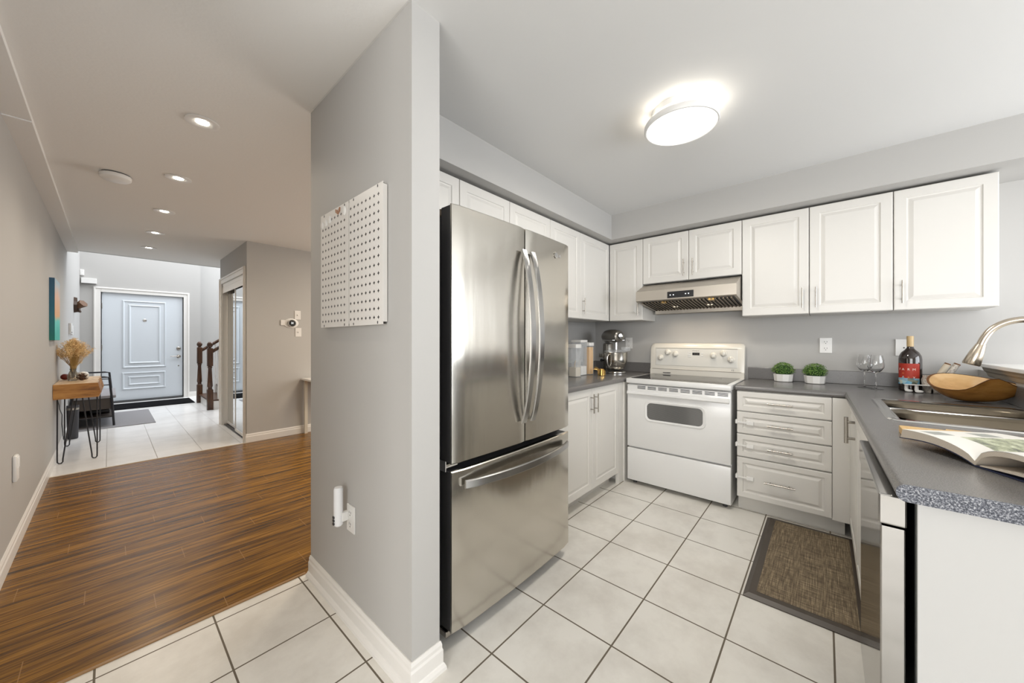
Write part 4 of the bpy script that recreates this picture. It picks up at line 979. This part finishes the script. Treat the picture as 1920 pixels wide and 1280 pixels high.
# little white boots
def boot(x, y, label):
    t = tag(obj('boot_figurine', MB().tube([(x, y, ZT+.046), (x, y, ZT+.014)], [.0085, .0095], 12).sphere((x-.006, y-.010, ZT+.0095), .0095, 12, 8, (1.2, 1.9, 1.0)), M_CERAM, smooth=True), label, 'figurine', 'boot figurines'); return t
boot(3.335, -.392, 'small white ceramic boot in front of the bottle, the left one')
boot(3.315, -.432, 'small white ceramic boot in front of the bottle, the right one')
t = thing('small_shelf_strip', 'small flat white dish resting on the ceramic boots', 'dish', (3.33, -.43, ZT))
obj('plate', MB().box(3.300, 3.345, -.505, -.380, ZT+.0465, ZT+.0505, bev=.0015), M_CERAM, t); obj('support', MB().box(3.32, 3.335, -.500, -.492, ZT, ZT+.0465), M_GLASS, t)
# patterned jar with rolled ends
def mottled():
    m = mat('mottled_cream', (.6, .55, .48), .4); P, _ = pos(m); n = noise(m, P, 90, 4, .7)
    L(m, ramp(m, n, [(.35, (.25, .20, .17)), (.47, (.55, .50, .44)), (.6, (.72, .68, .62))]), bsdf(m).inputs['Base Color']); return m
MM = mottled()
tag(obj('mottled_jar', MB().lathe([(.030, 0), (.036, .006), (.046, .05), (.048, .08), (.042, .105), (.044, .108), (.038, .108), (.036, .09), (.040, .07), (.028, .012)], 3.36, -.505, ZT, 24), MM, smooth=True), 'mottled cream and grey jar between the bottle and the wooden bowl', 'jar')
for i, (dx, lb) in enumerate(((0, 'tilted mottled roll with a brown end standing in the mottled jar, the left one'), (.0, 'tilted mottled roll with a brown end standing in the mottled jar, the right one'))):
    x0, y0 = 3.36, -.488-.031*i
    a = Vector((x0, y0, ZT+.020)); b = Vector((3.36, -.562-.036*i, ZT+.180))
    t = thing('rolled_napkin', lb, 'napkin', (x0, y0, ZT), 0, 'rolled napkins')
    obj('roll', MB().tube([a, b], .0145, 14), MM if i else M_GRAIN, t, True)
    d = (b-a).normalized(); obj('brown_end', MB().tube([b, b+d*.007], [.0155, .013], 14), M_BARK, t, True)
# live-edge wooden bowl
t = thing('wooden_bowl', 'leaf-shaped live-edge wooden bowl beside the sink', 'bowl', (3.03, -.57, ZT))
def bowl_pt(a, s, th):     # x = long axis (negative = rounded end), y = width (negative = room side)
    ca, sa = math.cos(a), math.sin(a)
    wd = .118 if ca < 0 else .118*(1-.42*ca)
    rx = .152 if ca < 0 else .178
    x = rx*ca; y = wd*sa
    t_ = (ca+1)/2
    front = .058+.066*math.exp(-((t_-.70)/.19)**2)+.010*t_; back = .140-.045*t_**2
    f = .5-.5*sa
    f = f*f*(3-2*f)
    rim = back*(1-f)+front*f
    k = (1-th)*s
    return Vector((x*k, y*k-(0.012*math.sin(PI*t_) if sa < 0 else 0)*s, rim*(s**2.6)+th*.06*(1-s*.6)))
bm_ = Matrix.Translation((3.035, -.586, ZT+.001)) @ Matrix.Rotation(math.radians(-97), 4, 'Z')
def shell(th, s0=.12):
    mb = MB(); mb.m = bm_
    R = [[bowl_pt(2*PI*k/40, s, th) for k in range(40)] for s in [s0+(1-s0)*j/12 for j in range(13)]]
    return mb, R
mb, R = shell(0.); mb.loops(R, True, False); obj('outer_shell', mb, M_BOWLW, t, True)
mb, R2 = shell(.06); mb.loops(R2, True, False); obj('inner_surface', mb, M_BOWLIN, t, True)
mb = MB(); mb.m = bm_; mb.loops([[p+Vector((0, 0, .0)) for p in R[-1]], [p+Vector((p.x*.006, p.y*.02, .0035)) for p in R[-1]], [p+Vector((0, 0, .002)) for p in R2[-1]]], False, False); obj('bark_rim', mb, M_BARK, t, True)
# bamboo board and book
t = thing('bamboo_board', 'bamboo board lying between the sink and the open book', 'cutting board', (1.82, -.4, ZT))
obj('board', MB().box(1.785, 1.86, -.62, -.200, ZT, ZT+.024, bev=.002), M_BAMBOO, t)
obj('shaded_side', MB().box(1.785, 1.785-.003, -.55, -.212, ZT+.002, ZT+.018), wood('shaded_bamboo', (.45, .22, .05), (.55, .29, .08), (.60, .34, .10), (8, 60, 8)), t)  # thin strip with the shade on the board's near side put in its colour
tag(obj('bamboo_spatula', MB().prism([(1.862, -.31), (1.905, -.315), (1.90, -.60), (1.862, -.60)], 'z', ZT+.0, ZT+.020), M_BAMBOO), 'flat bamboo utensil against the far side of the bamboo board', 'utensil')
bk = thing('open_book', 'open photo book lying on the worktop end', 'book', (1.46, -.30, ZT))
U = Vector((-.872, -.489, 0)); Vv = Vector((.489, -.872, 0)); BO = Vector((1.475, -.292, ZT+.002))
BF = frame(BO, U, Vv, EZ)
BF = Matrix(((U.x, Vv.x, 0, BO.x), (U.y, Vv.y, 0, BO.y), (0, 0, 1, BO.z), (0, 0, 0, 1)))
H = .235
def sheet(top, bot, m, name, parent=bk):
    mb = MB(); mb.m = BF
    poly = top+bot[::-1]
    mb.loops([[(u, 0, z) for u, z in poly], [(u, H, z) for u, z in poly]]); return obj(name, mb, m, parent, True)
def curve(f, a, b, n=14): return [(a+(b-a)*k/n, f(a+(b-a)*k/n)) for k in range(n+1)]
lt = curve(lambda u: .012+.034*math.sin(PI*min(1, (-u/.215))**.62*.66), -.215, 0)
lb_ = curve(lambda u: max(.002, .003+.024*math.sin(PI*min(1, -u/.215)**.8*.80)-.002), -.222, 0)
def page_mat():
    m = mat('printed_page', (.82, .80, .76), .45); P, (x, y, z) = objpos(m)
    n = noise(m, P, 9, 5, .7); n2 = noise(m, P, 30, 4, .7)
    g = math_(m, 'MULTIPLY', math_(m, 'GREATER_THAN', n, .52), 1.)
    # picture rectangle painted in book space
    cu = math_(m, 'ADD', math_(m, 'MULTIPLY', x, U.x), math_(m, 'MULTIPLY', y, U.y)); cv = math_(m, 'ADD', math_(m, 'MULTIPLY', x, Vv.x), math_(m, 'MULTIPLY', y, Vv.y))
    inr = math_(m, 'MULTIPLY', math_(m, 'MULTIPLY', math_(m, 'GREATER_THAN', cv, .07), math_(m, 'LESS_THAN', cv, .22)), math_(m, 'GREATER_THAN', cu, -.14))
    pic = ramp(m, n2, [(.35, (.16, .17, .14)), (.5, (.42, .45, .30)), (.65, (.70, .72, .58))])
    sm = math_(m, 'MULTIPLY', math_(m, 'MULTIPLY', math_(m, 'LESS_THAN', cu, -.15), math_(m, 'GREATER_THAN', cu, -.20)), math_(m, 'LESS_THAN', math_(m, 'ABSOLUTE', math_(m, 'SUBTRACT', math_(m, 'FRACT', math_(m, 'MULTIPLY', cv, 9.)), .4)), .22))
    c = mix(m, inr, (.82, .80, .76), pic); c = mix(m, math_(m, 'MULTIPLY', sm, .8), c, (.22, .24, .22)); L(m, c, bsdf(m).inputs['Base Color']); return m
def pedge():
    m = mat('page_edges', (.62, .56, .48), .7); P, (x, y, z) = pos(m); L(m, mix(m, line(m, z, 0, .0018, .0004), (.64, .57, .48), (.40, .34, .27)), bsdf(m).inputs['Base Color']); return m
PE = pedge()
sheet(lt, lb_, PE, 'left_page_block')
ltt = [(u, z+.0006) for u, z in lt]; PG = page_mat(); sheet([(u, z+.0008) for u, z in lt], ltt, PG, 'left_page')
rt = curve(lambda u: .012+.045*math.sin(PI*min(1, u/.22)**.55*.80), 0, .215); rb = [(u, z-.012) for u, z in rt]; rb[0] = (0, .002)
sheet(rt, rb, PE, 'right_page_block'); sheet([(u, z+.0014) for u, z in rt], [(u, z+.0006) for u, z in rt], PG, 'right_page')
sheet(curve(lambda u: .004+.016*math.sin(PI*u/.22*.6), .012, .22), curve(lambda u: .0018+.010*math.sin(PI*u/.22*.6), .012, .22), PE, 'lower_page_block')
sheet([(u*1.02, z-.0002) for u, z in lb_]+[(.06, .0016), (.228, .0016)], [(u*1.02, max(z-.003, -.001)) for u, z in lb_]+[(.06, -.001), (.228, -.001)], M_NAVY, 'cover')

# ---------------- left corner: canisters, cups, mixer
def canister(loc, w, h, fill, fillh, lidh, label, scoop=False):
    t = thing('canister', label, 'canister', loc, 0, 'clear canisters with white lids')
    x, y, z = 0, 0, 0
    mb = MB(); mb.loops([rrect(-w/2, w/2, -w/2, w/2, .012, .0), rrect(-w/2, w/2, -w/2, w/2, .012, h-lidh), rrect(-w/2+.003, w/2-.003, -w/2+.003, w/2-.003, .010, h-lidh), rrect(-w/2+.003, w/2-.003, -w/2+.003, w/2-.003, .010, .004)]); obj('container', mb, M_THIN, t, True, local=True)
    mb = MB(); mb.loops([rrect(-w/2-.002, w/2+.002, -w/2-.002, w/2+.002, .012, h-lidh), rrect(-w/2-.002, w/2+.002, -w/2-.002, w/2+.002, .012, h-.003), rrect(-w/2+.001, w/2-.001, -w/2+.001, w/2-.001, .012, h)]); obj('lid', mb, M_WHITEP, t, True, local=True)
    q = w/2-.006
    mb = MB(); mb.loops([rrect(-q, q, -q, q, .008, .006), rrect(-q, q, -q, q, .008, fillh)]); obj('contents', mb, fill, t, local=True)
    if scoop: obj('scoop', MB().tube([(-.02, -.01, fillh+.004), (.0, .0, fillh+.03), (.022, .004, fillh+.055)], .005, 8), mat('scoop_wood', (.45, .36, .26), .6), t, True, local=True)
    return t
canister((3.04, 1.70, ZT), .082, .305, M_PASTA, .262, .030, 'clear canister of yellow spaghetti with a white lid')
canister((2.93, 1.735, ZT), .115, .330, M_SUGAR, .085, .022, 'wide clear canister with white sugar and a scoop, tallest of the canisters', True)
canister((2.76, 1.68, ZT), .090, .292, M_GRAIN, .085, .034, 'clear canister of cream coloured grain next to the refrigerator', True)
t = thing('measuring_cups', 'nested brass measuring cups on the counter before the mixer', 'measuring cups', (3.01, 1.545, ZT))
for k in range(3):
    r = .036-.006*k; z = ZT+.002+.004*k
    obj('cup', MB().lathe([(r*.9, 0), (r, .002), (r, .046+.003*k), (r-.0015, .046+.003*k), (r-.002, .004)], 3.01, 1.545, z, 24), M_BRASS, t, True)
    obj('cup_handle', MB().tube([(3.00, 1.575-.006*k, z+.046), (2.985+.01*k, 1.60-.005*k, z+.056+.004*k), (2.975+.012*k, 1.612, z+.050+.008*k)], .0035, 6), M_BRASS, t, True)
# stand mixer, built facing +x then turned
mx = thing('stand_mixer', 'pewter grey stand mixer with steel bowl in the counter corner', 'mixer', (3.375, 1.60, ZT), math.radians(-126))
obj('base', MB().lathe([(.105, 0), (.112, .006), (.112, .016), (.098, .022)], .03, 0, 0, 36, sx=1, sy=.98), M_CHROME, mx, True, local=True)
obj('column', MB().box(-.155, -.075, -.045, .045, 0, .30, bev=.02).box(-.15, .0, -.05, .05, 0, .022, bev=.008), M_MIXER, mx, True, local=True)
mb = MB()
hr = []
for x, ry, rz_, cz in ((-.175, .030, .030, .365), (-.168, .050, .050, .365), (-.13, .062, .066, .366), (-.06, .066, .070, .368), (.02, .064, .068, .368), (.08, .058, .062, .366), (.115, .050, .054, .364), (.128, .030, .034, .364)):
    hr.append([(x, ry*math.cos(2*PI*k/24), cz+rz_*math.sin(2*PI*k/24)*(1 if math.sin(2*PI*k/24) > 0 else .95)) for k in range(24)])
mb.loops(hr); obj('motor_head', mb, M_MIXER, mx, True, local=True)
mb = MB(); mb.m = frame((.125, 0, .370), EY, EZ, EX); mb.lathe([(.030, 0), (.030, .010), (.026, .014)], seg=24); obj('hub_ring', mb, M_BLACK, mx, True, local=True)
mb = MB(); mb.m = frame((.139, 0, .370), EY, EZ, EX); mb.lathe([(.024, 0), (.023, .004), (.01, .006)], seg=24); obj('hub_cap', mb, M_CHROME, mx, True, local=True)
obj('trim_band', MB().loops([[(x, r*math.cos(2*PI*k/24), .3325) for k in range(24)] for x, r in ((0, 0),)], False, False) and None or MB().box(-.12, .10, -.0655, .0655, .325, .331, bev=.002), M_CHROME, mx, local=True)
obj('beater_shaft', MB().tube([(.05, 0, .305), (.05, 0, .23)], .014, 14).tube([(.05, 0, .235), (.05, 0, .10)], .008, 10), M_CHROME, mx, True, local=True)
obj('bowl', MB().lathe([(.050, .035), (.080, .050), (.104, .09), (.112, .14), (.114, .205), (.117, .208), (.110, .205), (.108, .14), (.098, .09), (.07, .052)], .045, 0, 0, 40), M_STEEL, mx, True, local=True)
hb_ = [(.045+.112*math.cos(a)*1, .112*math.sin(a)*1, 0) for a in (0,)]
def bh(side):
    a = math.radians(side); d = Vector((math.cos(a), math.sin(a), 0)); c = Vector((.045, 0, 0))
    return MB().tube([c+d*.108+EZ*.185, c+d*.135+EZ*.185, c+d*.150+EZ*.16, c+d*.148+EZ*.10, c+d*.130+EZ*.075, c+d*.098+EZ*.075], .007, 10)
obj('bowl_handle', bh(-62), M_CHROME, mx, True, local=True)
obj('bowl_arm', MB().box(-.08, .0, -.118, -.10, .16, .19, bev=.004).box(-.08, .0, .10, .118, .16, .19, bev=.004).box(-.09, -.06, -.118, .118, .155, .195, bev=.004), M_MIXER, mx, True, local=True)
obj('pouring_shield', MB().lathe([(.112, .209), (.112, .222), (.075, .235), (.073, .232), (.108, .219)], .045, 0, 0, 36, False, False).box(.11, .175, .02, .085, .222, .262, bev=.004), M_THIN, mx, True, local=True)
obj('lift_lever', MB().tube([(-.115, -.046, .12), (-.115, -.066, .12)], .008, 10).sphere((-.115, -.075, .12), .015, 12, 8), M_BLACK, mx, True, local=True)
